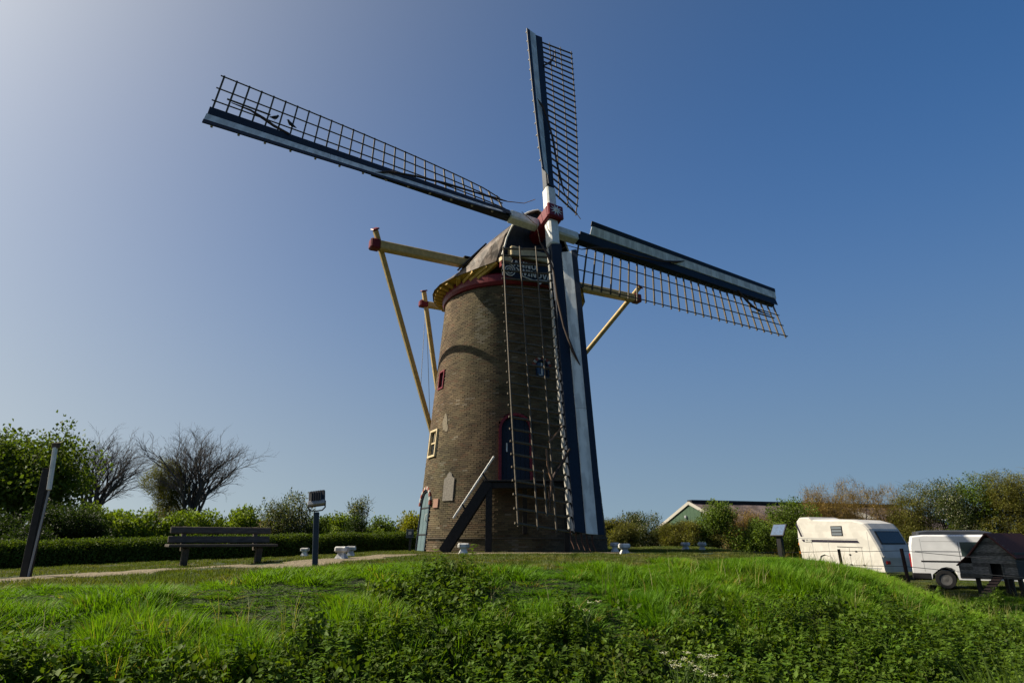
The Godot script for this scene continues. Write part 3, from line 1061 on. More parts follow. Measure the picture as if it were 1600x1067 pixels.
func shrub(label: String, group: String, px: float, d: float, wide: float, top_px: float, k: String, called := "shrub") -> Node3D:
	var base := on_ground(px, d)
	var h := maxf(at_d(px, top_px, d).y - base.y, 0.6)
	var root := node(called, self, Transform3D(Basis(), base))
	tag(root, label, "bush" if called == "shrub" else "tree", group)
	var look: Dictionary = KIND[k]
	var mb := MB.new()
	for i in 5:
		var a := rng.randf() * TAU
		var o := Vector3(cos(a), 0, sin(a)) * wide * 0.22
		mb.tube([Vector3(cos(a) * 0.08, -0.1, sin(a) * 0.08), o * 0.5 + Vector3(0, h * 0.4, 0), o + Vector3(0, h * 0.85, 0)], [0.05, 0.035, 0.012], 5, false)
	kind(obj("stems", mb, M.bark, root), "stuff")
	var lobes := []
	var nl := 6 + int(wide * 1.5)
	for i in nl:
		var f := rng.randf()
		var a := rng.randf() * TAU
		var rr := wide * 0.5 * (0.25 + 0.5 * rng.randf())
		var ly := h * (0.14 + 0.66 * f)
		var rad := minf(wide, h) * (0.20 + 0.12 * rng.randf())
		ly = minf(ly, h - rad * 0.9)
		lobes.append([Vector3(cos(a) * rr * (1.15 - 0.55 * f), ly, sin(a) * rr * (1.15 - 0.55 * f)), rad])
	lobes.append([Vector3(0, h - minf(wide, h) * 0.24, 0), minf(wide, h) * 0.26])
	var xfs := []
	var cols := []
	for i in int(look.n * (wide * h + 0.8 * wide * wide)):
		var lo: Array = lobes[rng.randi() % lobes.size()]
		var p: Vector3 = lo[0] + rand_dir() * float(lo[1]) * (0.45 + 0.6 * sqrt(rng.randf()))
		if p.y < 0.05: p.y = 0.05 + rng.randf() * 0.3
		xfs.append(Transform3D(Basis.from_euler(Vector3(rng.randf() * 0.6, rng.randf() * TAU, rng.randf() * 0.6)).scaled(Vector3.ONE * (0.75 + 0.5 * rng.randf())), p))
		cols.append(tint(look.color, 0.3))
	multi("crown", look.mesh, M.leaf, xfs, cols, root)
	if k == "blossom":
		var fx := []
		var fc := []
		for i in xfs.size():
			if rng.randf() < 0.55:
				fx.append(xfs[i].translated(rand_dir() * 0.15)); fc.append(tint(Color(0.55, 0.53, 0.48), 0.15))
		multi("blossoms", BLOSSOM, M.leaf, fx, fc, root)
	return root

func make_plants() -> void:
	BLOSSOM = sprig(5, 0.22, 0.06, 0.05)
	KIND = {
		"fresh": {"color": Color(0.13, 0.19, 0.022), "mesh": sprig(14, 0.26, 0.13, 0.075), "n": 42},
		"mid": {"color": Color(0.10, 0.155, 0.025), "mesh": sprig(16, 0.26, 0.10, 0.06), "n": 46},
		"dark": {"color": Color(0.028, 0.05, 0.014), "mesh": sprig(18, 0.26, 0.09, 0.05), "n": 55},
		"olive": {"color": Color(0.155, 0.16, 0.032), "mesh": sprig(13, 0.28, 0.085, 0.045, 3), "n": 44},
		"yellow": {"color": Color(0.21, 0.22, 0.025), "mesh": sprig(14, 0.24, 0.10, 0.06), "n": 46},
		"twig": {"color": Color(0.29, 0.21, 0.06), "mesh": sprig(11, 0.3, 0.07, 0.035, 4), "n": 36},
		"blossom": {"color": Color(0.075, 0.10, 0.03), "mesh": sprig(13, 0.27, 0.09, 0.05, 1), "n": 42},
	}
	var gl := "shrubs behind the clipped hedge"
	var gr := "shrubs along the yard in front of the barn"
	var gt := "tall hedgerow shrubs behind the caravan"
	for s in [
		["dark rounded evergreen bush behind the black post, backlit shade in its leaf colour", gl, 62, 22.5, 5.0, 790, "dark"],  # dark leaf colour carries the shade of its backlit side
		["bright green spreading bush beside the dark rounded bush", gl, 135, 26.5, 4.6, 797, "fresh"],
		["bright green bush below the bare fan-shaped tree", gl, 215, 27.0, 4.2, 801, "fresh"],
		["bright green bush behind the left end of the bench", gl, 290, 28.0, 4.0, 803, "fresh"],
		["small fresh green bush behind the middle of the bench", gl, 368, 29.5, 2.8, 796, "fresh"],
		["flowering loose bush behind the right end of the bench", gl, 432, 31.0, 2.6, 786, "blossom"],
		["loose tall shrub with small pale leaves rising beside the floodlight", gl, 452, 32.0, 1.8, 772, "blossom"],
		["mid green bush right behind the floodlight post", gl, 492, 33.0, 3.0, 812, "mid"],
		["fresh green feathery bush beside the dark conical shrub", gl, 528, 32.0, 2.3, 806, "fresh"],
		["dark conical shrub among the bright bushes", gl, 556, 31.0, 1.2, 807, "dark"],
		["slender pale shrub standing above the dark conical shrub", gl, 562, 34.0, 1.3, 780, "blossom"],
		["mid green bush next to the dark conical shrub", gl, 588, 33.0, 1.9, 810, "mid"],
		["low mid green bush short of the yellow bush", gl, 614, 34.0, 1.8, 818, "mid"],
		["yellow flowering bush behind the small notice board", gl, 642, 32.5, 2.1, 808, "yellow"],
		["brownish green bush next to the tower foot", gr, 962, 35.0, 2.6, 814, "olive"],
		["loose twiggy bush with white blossom beside the barn", gr, 1000, 37.0, 2.8, 804, "blossom"],
		["olive bush in front of the green gable", gr, 1044, 36.0, 2.8, 822, "olive"],
		["dark olive bush under the barn gable peak", gr, 1084, 35.0, 2.2, 818, "olive"],
		["dense green bush reaching above the barn eave", gr, 1120, 35.0, 2.1, 788, "mid"],
		["reddish brown twiggy bush against the barn roof", gr, 1160, 38.0, 2.9, 800, "twig"],
		["dark green bush behind the reading panel", gr, 1190, 34.5, 2.6, 816, "mid"],
		["brown twiggy bush at the end of the barn", gr, 1218, 38.0, 2.4, 806, "twig"],
		["bushy green shrub at the nose of the caravan", gr, 1247, 35.5, 2.0, 783, "mid"],
		["brown twiggy hedgerow shrub above the caravan nose", gt, 1286, 40.0, 3.4, 764, "twig"],
		["tall brown twiggy hedgerow shrub above the caravan roof", gt, 1345, 41.0, 3.8, 754, "twig"],
		["brown twiggy hedgerow shrub above the caravan rear window", gt, 1402, 41.0, 3.4, 762, "twig"],
		["olive hedgerow shrub above the grey car", gt, 1448, 39.0, 3.2, 756, "olive"],
		["white blossoming hedgerow shrub above the white van", gt, 1496, 38.0, 3.2, 750, "blossom"],
		["green hedgerow shrub above the hen house", gt, 1547, 37.5, 3.6, 743, "mid"],
		["tall olive hedgerow shrub beyond the hen house roof", gt, 1594, 36.5, 3.8, 735, "olive"],
		["tall olive hedgerow shrub at the end of the row", gt, 1650, 36.0, 4.0, 735, "olive"],
	]:
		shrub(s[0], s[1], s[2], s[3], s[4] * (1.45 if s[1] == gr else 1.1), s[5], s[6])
	var far := "trees on the far edge of the meadow"
	for s in [[-40, 62.0, 9.0, 805, "mid", "distant tree far behind the leafy tree"], [200, 66.0, 9.0, 822, "mid", "distant tree seen between the two bare trees"], [420, 70.0, 9.0, 824, "olive", "distant tree beside the far house"], [600, 68.0, 9.0, 826, "mid", "distant tree far behind the dark conical shrub"], [980, 72.0, 9.0, 822, "olive", "distant tree between the tower and the barn"], [1260, 75.0, 11.0, 812, "mid", "distant tree beyond the end of the barn roof"]]:
		shrub(s[5], far, s[0], s[1], s[2], s[3], s[4], "distant_tree")
	# trees on the left
	var bare := {"trunk": 0.2, "limbs": 8, "open": 0.62, "first": 0.33, "levels": 5, "kids": [4, 4, 4, 3, 2], "spread": 0.38, "ratio": 0.62, "wob": 0.13, "lift": 0.04, "thin": 0.0055, "fine": 0.011, "bark": M.bark_grey}
	var b1 := on_ground(126, 48.0)
	tree("bare_tree", "bare fan-shaped tree behind the leafy tree", "bare trees", b1, at_d(118, 655, 48.0).y - b1.y, bare, {})
	var b2 := on_ground(285, 45.0)
	tree("bare_tree", "bare fan-shaped tree standing free with green suckers at its foot", "bare trees", b2, at_d(285, 655, 45.0).y - b2.y, bare, {})
	shrub("green leafy suckers at the foot of the bare tree", gl, 240, 44.0, 3.6, 715, "olive")
	var b3 := on_ground(8, 31.0)
	tree("leafy_tree", "leafy green tree behind the black post", "", b3, (at_d(8, 676, 31.0).y - b3.y) * 0.97,
		{"trunk": 0.25, "limbs": 9, "open": 0.62, "first": 0.33, "levels": 3, "kids": [4, 4, 3], "spread": 0.5, "ratio": 0.66, "wob": 0.2, "lift": 0.0, "thin": 0.012},
		{"mesh": sprig(16, 0.32, 0.13, 0.09), "color": Color(0.088, 0.135, 0.02), "n": 5, "r": 0.5, "share": 0.8})

func make_hedge() -> void:
	var pts := [Vector2(-24.0, -17.0), Vector2(-15.5, -19.5), Vector2(-10.5, -23.5), Vector2(-7.0, -28.0), Vector2(-4.6, -31.0)]
	var root := node("clipped_hedge")
	tag(root, "long low clipped hedge running behind the bench", "hedge")
	var xfs := []
	var cols := []
	var mb := MB.new()
	for i in pts.size() - 1:
		var a: Vector2 = pts[i]; var b: Vector2 = pts[i + 1]
		var dir := (b - a).normalized()
		var side := dir.orthogonal()
		var ln := a.distance_to(b)
		var steps := int(ln / 0.5)
		for s in steps:
			var p := a.lerp(b, (s + 0.5) / steps)
			var y := hgt(p.x, p.y)
			mb.box(Transform3D(Basis(Vector3(side.x, 0, side.y), Vector3.UP, Vector3(-dir.x, 0, -dir.y)), Vector3(p.x, y + 0.28, p.y)), Vector3(0.6, 0.66, 0.52))
		for k in int(ln * 330):
			var t := rng.randf()
			var p := a.lerp(b, t)
			var y := hgt(p.x, p.y)
			var o := 0.0
			var hh := 0.0
			var top := 0.7 + 0.06 * noise.get_noise_2d(p.x * 60.0, p.y * 60.0)
			if rng.randf() < 0.45:
				o = (rng.randf() * 2.0 - 1.0) * 0.42; hh = top
			else:
				o = 0.42 * (1.0 if rng.randf() < 0.75 else -1.0); hh = rng.randf() * top
			if side.dot(-(p)) < 0.0: o = -o
			o += (rng.randf() - 0.5) * 0.08
			xfs.append(Transform3D(Basis.from_euler(Vector3(rng.randf() * 0.6, rng.randf() * TAU, rng.randf() * 0.6)).scaled(Vector3.ONE * (0.5 + 0.3 * rng.randf())), Vector3(p.x + side.x * o, y + hh + (rng.randf() - 0.5) * 0.06, p.y + side.y * o)))
			cols.append(tint(Color(0.085, 0.135, 0.02), 0.3))
	kind(obj("shade_core", mb, mat(lin(0.02, 0.022, 0.01), 0.95), root), "stuff")  # added opaque dark boxes inside the hedge that block light between the leaves
	multi("leaves", sprig(16, 0.2, 0.10, 0.06), M.leaf, xfs, cols, root)

func blade(mb: MB, p: Vector3, lean: Vector3, h: float, w: float) -> void:
	var side := Vector3(-lean.z, 0, lean.x)
	if side.length() < 0.01: side = Vector3(1, 0, 0)
	side = side.normalized().rotated(Vector3.UP, rng.randf() * 2.0) * w * 0.5
	var q := p + Vector3(0, h * 0.5, 0) + lean * h * 0.22
	var tip := p + Vector3(0, h * 0.92, 0) + lean * h * 0.85
	var k := mb.v.size()
	mb.v.append(p - side); mb.v.append(p + side); mb.v.append(q - side * 0.8); mb.v.append(q + side * 0.8); mb.v.append(tip)
	var g := (side * 2.0).cross(q - p).normalized()
	if g.y < 0.0: g = -g
	var flip := (side * 2.0).cross(q - p).dot(g) > 0.0
	var nn := (g * 0.75 + Vector3(0, 0.45, 0)).normalized()
	for i in 5:
		mb.n.append(nn); mb.c.append(mb.col)
	if flip: mb.ix.append_array(PackedInt32Array([k, k + 2, k + 1, k + 1, k + 2, k + 3, k + 2, k + 4, k + 3]))
	else: mb.ix.append_array(PackedInt32Array([k, k + 1, k + 2, k + 1, k + 3, k + 2, k + 2, k + 3, k + 4]))
func tuft(blades: int, spread: float, h0: float, h1: float, w: float, bend: float) -> ArrayMesh:
	var mb := MB.new()
	for i in blades:
		var a := rng.randf() * TAU
		var r := spread * sqrt(rng.randf())
		var t := 0.7 + 0.5 * rng.randf()
		mb.col = Color(t * (0.9 + 0.3 * rng.randf()), t, t * 0.9)
		var l := Vector3(cos(a), 0, sin(a)) * (r / spread * 0.5 + rng.randf() * 0.5) * bend + Vector3(0.1, 0, 0.05) * bend
		blade(mb, Vector3(cos(a) * r, 0, sin(a) * r), l, h0 + (h1 - h0) * rng.randf(), w)
	return mb.mesh()
func nettle(h: float, pairs: int) -> ArrayMesh:
	var mb := MB.new()
	mb.col = Color(0.9, 1.0, 0.6)
	var lean := rand_dir() * 0.12
	var pts := [Vector3.ZERO, Vector3(lean.x, 0.5, lean.z) * h, Vector3(lean.x * 2.0, 1.0, lean.z * 2.0) * h]
	mb.tube(pts, [0.004, 0.003, 0.002], 3, false)
	for i in pairs:
		var t := 0.2 + 0.8 * i / (pairs - 1.0)
		var p: Vector3 = Vector3(lean.x * (1.0 + t), 1.0, lean.z * (1.0 + t)) * h * t
		for s in 3:
			var a := i * 1.57 + s * TAU / 3.0 + rng.randf() * 0.5
			var d := Vector3(cos(a), 0.5 - 1.0 * rng.randf(), sin(a)).normalized()
			var nn := (Vector3(0, 1, 0) - d * d.y).normalized()
			var g := 0.75 + 0.5 * rng.randf()
			mb.col = Color(g, g, g * 0.9)
			var ln := (0.085 - 0.035 * t) * (0.8 + 0.5 * rng.randf())
			add_leaf(mb, p, d, nn, ln, ln * 0.62)
	return mb.mesh()
func weedy(px: Vector2) -> bool:
	var n := noise2.get_noise_2d(px.x * 0.55, px.y * 0.8)
	if px.x > 430.0 and px.y > 1015.0 - smoothstep(430.0, 700.0, px.x) * 25.0 + n * 90.0: return true
	if px.x <= 430.0 and px.y > 1055.0 + n * 60.0: return true
	var e := Vector2((px.x - 690.0) / 95.0, (px.y - 945.0) / 42.0)
	return e.length() + n * 0.7 < 0.85
func make_grass() -> void:
	var long_tufts := []
	for k in 4: long_tufts.append(tuft(38, 0.11, 0.05, 0.17, 0.010, 0.8 + 0.3 * k))
	var short_tuft := tuft(30, 0.12, 0.02, 0.05, 0.008, 0.8)
	var weeds := [nettle(0.30, 7), nettle(0.36, 8), nettle(0.24, 6)]
	var lx := [[], [], [], []]
	var lc := [[], [], [], []]
	var wx := [[], [], []]
	var wc := [[], [], []]
	var gx := []
	var gc := []
	var dx := []
	var dcol := []
	var sx := []
	var sc := []
	var made := 0
	while made < 70000:
		var d := 4.6 + 15.4 * rng.randf()
		var x := (rng.randf() * 2.0 - 1.0) * d * 0.95
		if rng.randf() > d / 20.0: continue
		made += 1
		var z := -d
		var dc := crest(x)
		var y := hgt(x, z)
		var n := noise2.get_noise_2d(x * 22.0, z * 22.0)
		var n_big := noise2.get_noise_2d(x * 6.0 + 90.0, z * 6.0)
		var edge := dc + (-0.1 if x < 0.0 else -0.1 + 0.3 * x) + n * 0.5
		var p := Vector3(x, y - 0.01, z)
		if d > edge and x < 9.0:
			continue
		var px := to_px(p)
		if weedy(px) and rng.randf() < 0.9:
			if rng.randf() < 0.2: continue
			if rng.randf() < 0.45:
				gx.append(Transform3D(Basis.from_euler(Vector3(rng.randf() * 0.5, rng.randf() * TAU, rng.randf() * 0.5)).scaled(Vector3.ONE * (0.7 + 0.7 * rng.randf())), p + Vector3(0, 0.05 + 0.12 * rng.randf(), 0)))
				gc.append(tint(Color(0.085, 0.14, 0.014), 0.4))
				continue
			var k := rng.randi() % 3
			var s := 0.6 + 0.55 * rng.randf() + 0.3 * n
			wx[k].append(Transform3D(Basis(Vector3.UP, rng.randf() * TAU).scaled(Vector3.ONE * s), p))
			wc[k].append(tint(Color(0.082, 0.145, 0.016), 0.35))
			continue
		var k := rng.randi() % 4
		var clump := clampf(0.85 + 2.8 * n + 0.4 * n_big, 0.22, 1.9)
		clump *= lerpf(1.0, 0.42, smoothstep(edge - 2.6, edge - 0.4, d)) * lerpf(1.0, 0.55, smoothstep(3.5, 6.5, x))
		var b := Basis(Vector3.UP, rng.randf() * TAU).scaled(Vector3(1.0, clump * (0.85 + 0.3 * rng.randf()), 1.0))
		lx[k].append(Transform3D(b, p))
		var cc := Color(0.068, 0.178, 0.010).lerp(Color(0.155, 0.285, 0.014), clampf(0.45 + 0.6 * n_big + 0.4 * n, 0.0, 1.0))
		if rng.randf() < 0.04: cc = Color(0.26, 0.24, 0.08)
		if rng.randf() < 0.02 and d < edge - 1.5:
			dx.append(Transform3D(Basis(Vector3.UP, rng.randf() * TAU), p)); dcol.append(tint(Color(0.24, 0.23, 0.10), 0.3))
		lc[k].append(tint(cc, 0.2))
	made = 0
	while made < 42000:
		made += 1
		var d := 7.0 + 27.0 * rng.randf()
		var x := (rng.randf() * 2.0 - 1.0) * d * 0.95
		var z := -d
		var dc := crest(x)
		if d < dc - 0.3 or x > 26.0: continue
		if Vector2(x - MILL.x, z - MILL.z).length() < 3.55: continue
		var n := noise2.get_noise_2d(x * 14.0, z * 14.0)
		var pd := path_distance(x, z)
		if pd < 1.05 + n * 0.9: continue
		if n < -0.25 and pd < 2.5: continue
		var p := Vector3(x, hgt(x, z) - 0.005, z)
		sx.append(Transform3D(Basis(Vector3.UP, rng.randf() * TAU).scaled(Vector3(1, 0.7 + 0.8 * rng.randf() + n, 1)), p))
		sc.append(tint(Color(0.085, 0.125, 0.022).lerp(Color(0.15, 0.14, 0.045), clampf(0.3 - n, 0.0, 1.0)), 0.2))
	for k in 4:
		tag(multi("long_grass", long_tufts[k], M.leaf, lx[k], lc[k]), "long lush grass covering the slope of the mound", "grass", "long grass on the slope")
	for k in 3:
		tag(multi("nettles", weeds[k], M.leaf, wx[k], wc[k]), "leafy nettles and weeds at the foot of the slope", "weeds", "weeds on the slope")
	tag(multi("ground_ivy", sprig(30, 0.13, 0.042, 0.03), M.leaf, gx, gc), "low small-leaved weeds growing between the nettles", "weeds", "weeds on the slope")
	tag(multi("dry_grass", tuft(4, 0.1, 0.22, 0.42, 0.006, 0.7), M.leaf, dx, dcol), "dry pale grass stalks standing in the long grass", "grass")
	tag(multi("short_grass", short_tuft, M.leaf, sx, sc), "short mown grass on top of the mound", "grass")
	# tall blades at the lower right
	var tall := tuft(16, 0.16, 0.45, 0.8, 0.016, 0.5)
	var tx := []
	var tc := []
	for i in 22:
		var d := 5.0 + rng.randf() * 0.7
		var p := on_ground(1490.0 + rng.randf() * 130.0, d)
		tx.append(Transform3D(Basis(Vector3.UP, rng.randf() * TAU), p))
		tc.append(tint(Color(0.09, 0.15, 0.03), 0.2))
	tag(multi("tall_grass", tall, M.leaf, tx, tc), "tall upright grass blades at the edge of the nettles", "grass")
	# cow parsley
	for s in [[1045, 5.35, 0.52, "cow parsley with the lowest white flower heads among the nettles"], [1062, 5.2, 0.6, "cow parsley with several white flower heads among the nettles"], [1082, 5.3, 0.55, "leaning cow parsley with white flower heads among the nettles"], [1098, 5.4, 0.42, "short cow parsley with white flower heads among the nettles"], [915, 6.5, 0.4, "single cow parsley flowering higher up in the long grass"]]:
		var p := on_ground(s[0], s[1])
		var root := node("cow_parsley", self, Transform3D(Basis(Vector3.UP, rng.randf() * TAU), p))
		tag(root, s[3], "wildflower", "cow parsley in the weeds")
		var st := MB.new()
		st.col = Color(0.10, 0.15, 0.05)
		var heads := []
		st.tube([Vector3(0, -0.05, 0), Vector3(0.02, s[2] * 0.6, 0)], [0.006, 0.005], 5, false)
		for i in 4:
			var a := i * 1.7
			var e := Vector3(cos(a) * 0.11, s[2] * (0.85 + 0.06 * i), sin(a) * 0.11)
			st.tube([Vector3(0.02, s[2] * (0.45 + 0.05 * i), 0), Vector3(e.x * 0.6, e.y * 0.88, e.z * 0.6), e], [0.004, 0.003, 0.002], 4, false)
			heads.append(e)
		obj("stem", st, M.leaf, root)
		for e in heads:
			var fm := MB.new()
			fm.col = Color(0.55, 0.55, 0.45)
			for i in 16:
				var q: Vector3 = e + Vector3(rng.randf() - 0.5, rng.randf() * 0.3, rng.randf() - 0.5) * 0.065
				add_leaf(fm, q, Vector3(rng.randf() - 0.5, 0.1, rng.randf() - 0.5).normalized(), Vector3.UP, 0.014, 0.014)
			obj("flower_head", fm, M.leaf, root)

# ---------------------------------------------------------------- things on the mound
func make_bench() -> void:
	var a := on_ground(287, 14.0)
	var b := on_ground(401, 14.9)
	var x := Vector3(b.x - a.x, 0, b.z - a.z).normalized()
	var root := node("park_bench", self, Transform3D(Basis(x, Vector3.UP, x.cross(Vector3.UP)), (a + b) * 0.5))
	tag(root, "weathered grey wooden bench with two back rails in front of the hedge", "bench")
	var half := a.distance_to(b) * 0.5
	var dy := (b.y - a.y) * 0.5
	for s in [-1.0, 1.0]:
		var mb := MB.new()
		mb.beam(Vector3(half * s, dy * s - 0.15, 0.12), Vector3(half * s, 0.36, 0.16), 0.13, 0.14, Vector3(0, 0, 1), 0.012)
		mb.beam(Vector3(half * s + 0.06, dy * s - 0.15, -0.2), Vector3(half * s + 0.06, 0.36, -0.12), 0.09, 0.12, Vector3(0, 0, 1), 0.012)
		mb.beam(Vector3(half * s, 0.33, -0.2), Vector3(half * s, 0.33, 0.22), 0.1, 0.08, Vector3.UP, 0.01)
		obj("leg", mb, M.wood_leg, root)
		mb = MB.new()
		mb.beam(Vector3(half * s, 0.3, -0.2), Vector3(half * s, 0.80, -0.34), 0.09, 0.07, Vector3(0, 0, 1), 0.01)
		obj("back_post", mb, M.wood_grey, root)
	for z in [-0.1, 0.08, 0.25]:
		var mb := MB.new()
		mb.box(Transform3D(Basis(), Vector3(0.0, 0.405, z)), Vector3(half * 2.0 + 0.72, 0.06, 0.15), 0.012)
		obj("seat_plank", mb, M.wood_grey, root)
	for r in [[0.53, -0.215, 0.0], [0.725, -0.27, 0.03]]:
		var mb := MB.new()
		mb.box(Transform3D(Basis(Vector3(1, 0, 0), -0.28), Vector3(r[2], r[0], r[1])), Vector3(half * 2.0 + 0.62, 0.145, 0.05), 0.012)
		obj("back_rail", mb, M.wood_grey, root)
func make_floodlight() -> void:
	var p := on_ground(494, 11.8)
	var root := node("floodlight", self, Transform3D(Basis(Vector3(0, 0, 1), 0.065) * Basis(Vector3.UP, 0.15), p))
	tag(root, "dark floodlight on a short steel post aimed at the mill", "floodlight")
	var top := at_d(494, 800, 11.8).y - p.y
	var mb := MB.new()
	mb.beam(Vector3(0, -0.2, 0), Vector3(0, top, 0), 0.095, 0.095, Vector3(0, 0, 1), 0.01)
	obj("post", mb, M.steel_blue, root)
	mb = MB.new()
	mb.tube([Vector3(-0.15, top + 0.2, 0), Vector3(-0.15, top + 0.08, 0), Vector3(-0.1, top + 0.03, 0), Vector3(0, top + 0.02, 0), Vector3(0.1, top + 0.03, 0), Vector3(0.15, top + 0.08, 0), Vector3(0.15, top + 0.2, 0)], [0.014, 0.014, 0.014, 0.014, 0.014, 0.014, 0.014], 6)
	obj("bracket", mb, M.iron, root)
	var hx := Transform3D(Basis(Vector3(0, 0, 1), 0.08) * Basis(Vector3(1, 0, 0), -0.45), Vector3(0, top + 0.24, 0))
	mb = MB.new()
	mb.box(hx, Vector3(0.29, 0.31, 0.07), 0.015)
	mb.box(hx * Transform3D(Basis(), Vector3(0, 0.0, 0.06)), Vector3(0.2, 0.2, 0.06), 0.02)
	obj("housing", mb, M.iron, root)
	for k in 5:
		mb = MB.new()
		mb.box(hx * Transform3D(Basis(), Vector3(-0.08 + k * 0.04, 0.0, 0.1)), Vector3(0.008, 0.2, 0.04))
		obj("cooling_fin", mb, M.iron, root)
	mb = MB.new()
	mb.box(hx * Transform3D(Basis(), Vector3(0, -0.12, 0.06)), Vector3(0.3, 0.08, 0.06), 0.01)
	obj("ballast_box", mb, M.steel_light, root)
	mb = MB.new()
	mb.box(hx * Transform3D(Basis(), Vector3(0, 0.0, -0.038)), Vector3(0.25, 0.27, 0.008))
	obj("glass_pane", mb, glass(lin(0.05, 0.06, 0.07)), root)
func make_signpost() -> void:
	var d := 9.4
	var p := on_ground(48, d)
	var root := node("leaning_post", self, Transform3D(Basis(), p))
	tag(root, "leaning black wooden post with a white batten fixed to its top", "post")
	var t := at_d(75, 733, d) - p
	var mb := MB.new()
	mb.beam(t.normalized() * -0.2, t, 0.11, 0.11, Vector3(0, 0, 1), 0.008)
	obj("post", mb, M.tar, root)
	mb = MB.new()
	mb.beam(t, t + t.normalized() * 0.012, 0.115, 0.115, Vector3(0, 0, 1))
	obj("post_cap", mb, M.wood_leg, root)
	var a := at_d(80, 766, d - 0.02) - p + Vector3(0, 0, 0.06)
	var b := at_d(90, 700, d - 0.02) - p + Vector3(0, 0, 0.06)
	mb = MB.new()
	mb.beam(a, b, 0.05, 0.05, Vector3(0, 0, 1), 0.006)
	obj("batten", mb, M.white, root)
	mb = MB.new()
	mb.beam(b + Vector3(-0.05, 0.03, 0), b + Vector3(0.06, 0.03, 0), 0.04, 0.08, Vector3.UP, 0.006)
	obj("bracket", mb, M.wood_leg, root)
	mb = MB.new()
	mb.beam(b, b + Vector3(0.0, 0.07, 0), 0.02, 0.02, Vector3(0, 0, 1))
	obj("pin", mb, M.iron, root)
	mb = MB.new()
	mb.beam(t * 0.02 + Vector3(0.058, 0, 0.03), a + Vector3(-0.01, 0, -0.02), 0.012, 0.03, Vector3(0, 0, 1))
	obj("cable_strip", mb, M.steel_light, root)
func make_bollards() -> void:
	var proto: Node3D = null
	for s in [[476, 24.0, "white stone bollard close to the clipped hedge, beside the bench"], [534, 15.6, "white stone bollard next to the floodlight post"], [548, 19.5, "white stone bollard just behind another one near the floodlight"], [724, 17.0, "white stone bollard in front of the mill stairs"], [961, 21.5, "white stone bollard half hidden behind another by the tower's shaded foot"], [976, 18.0, "white stone bollard in the grass by the tower's shaded foot"], [1072, 25.0, "white stone bollard before the dark olive bush"], [1098, 24.0, "white stone bollard before the dense green bush"]]:
		var o: Node3D
		if proto == null:
			proto = node("stone_bollard")
			tag(proto, s[2], "bollard", "white stone bollards around the mill")
			var mb := MB.new()
			mb.lathe([[0.20, -0.1], [0.17, 0.03], [0.11, 0.12], [0.11, 0.165]], 4, Transform3D.IDENTITY, PI / 4.0)
			obj("foot", mb, M.white_stone, proto)
			mb = MB.new()
			mb.box(Transform3D(Basis(), Vector3(0, 0.225, 0)), Vector3(0.29, 0.13, 0.25), 0.03)
			obj("head", mb, M.white_stone, proto)
			o = proto
		else:
			o = copy_of(proto, s[2])
		var p := on_ground(s[0], s[1])
		o.position = p
		o.rotation.y = rng.randf() * 0.5 - 0.25
func make_notice_boards() -> void:
	var p := on_ground(640, 27.0)
	var root := node("notice_board", self, Transform3D(Basis(Vector3.UP, -0.2), p))
	tag(root, "small dark notice board on a post beside the yellow bush", "sign")
	var ym := at_d(640, 834, 27.0).y - p.y
	var mb := MB.new()
	mb.beam(Vector3(0, -0.1, 0), Vector3(0, ym, 0), 0.08, 0.08, Vector3(0, 0, 1))
	obj("post", mb, M.tar, root)
	mb = MB.new()
	mb.box(Transform3D(Basis(), Vector3(0, ym, 0.06)), Vector3(0.32, 0.34, 0.03), 0.008)
	obj("panel", mb, M.steel_blue, root)
	mb = MB.new()
	mb.box(Transform3D(Basis(), Vector3(0, ym + 0.03, 0.078)), Vector3(0.14, 0.12, 0.004))
	obj("print", mb, M.steel_light, root)
	p = on_ground(1221, 16.0)
	root = node("reading_panel", self, Transform3D(Basis(Vector3.UP, -1.0), p))
	tag(root, "slanted blue information panel on a dark post before the shrubs", "sign")
	ym = at_d(1221, 838, 16.0).y - p.y
	mb = MB.new()
	mb.beam(Vector3(0, -0.1, 0), Vector3(0, ym, 0), 0.13, 0.1, Vector3(0, 0, 1), 0.008)
	obj("post", mb, M.tar, root)
	mb = MB.new()
	var tx := Transform3D(Basis(Vector3(1, 0, 0), -0.6), Vector3(0, ym + 0.14, 0))
	mb.box(tx, Vector3(0.38, 0.34, 0.04), 0.008)
	obj("frame", mb, M.tar, root)
	mb = MB.new()
	mb.box(tx * Transform3D(Basis(), Vector3(0, 0, 0.022)), Vector3(0.33, 0.29, 0.006))
	obj("print", mb, mat(lin(0.06, 0.12, 0.24), 0.6, 0.6, "mid", Vector3(4, 4, 4)), root)
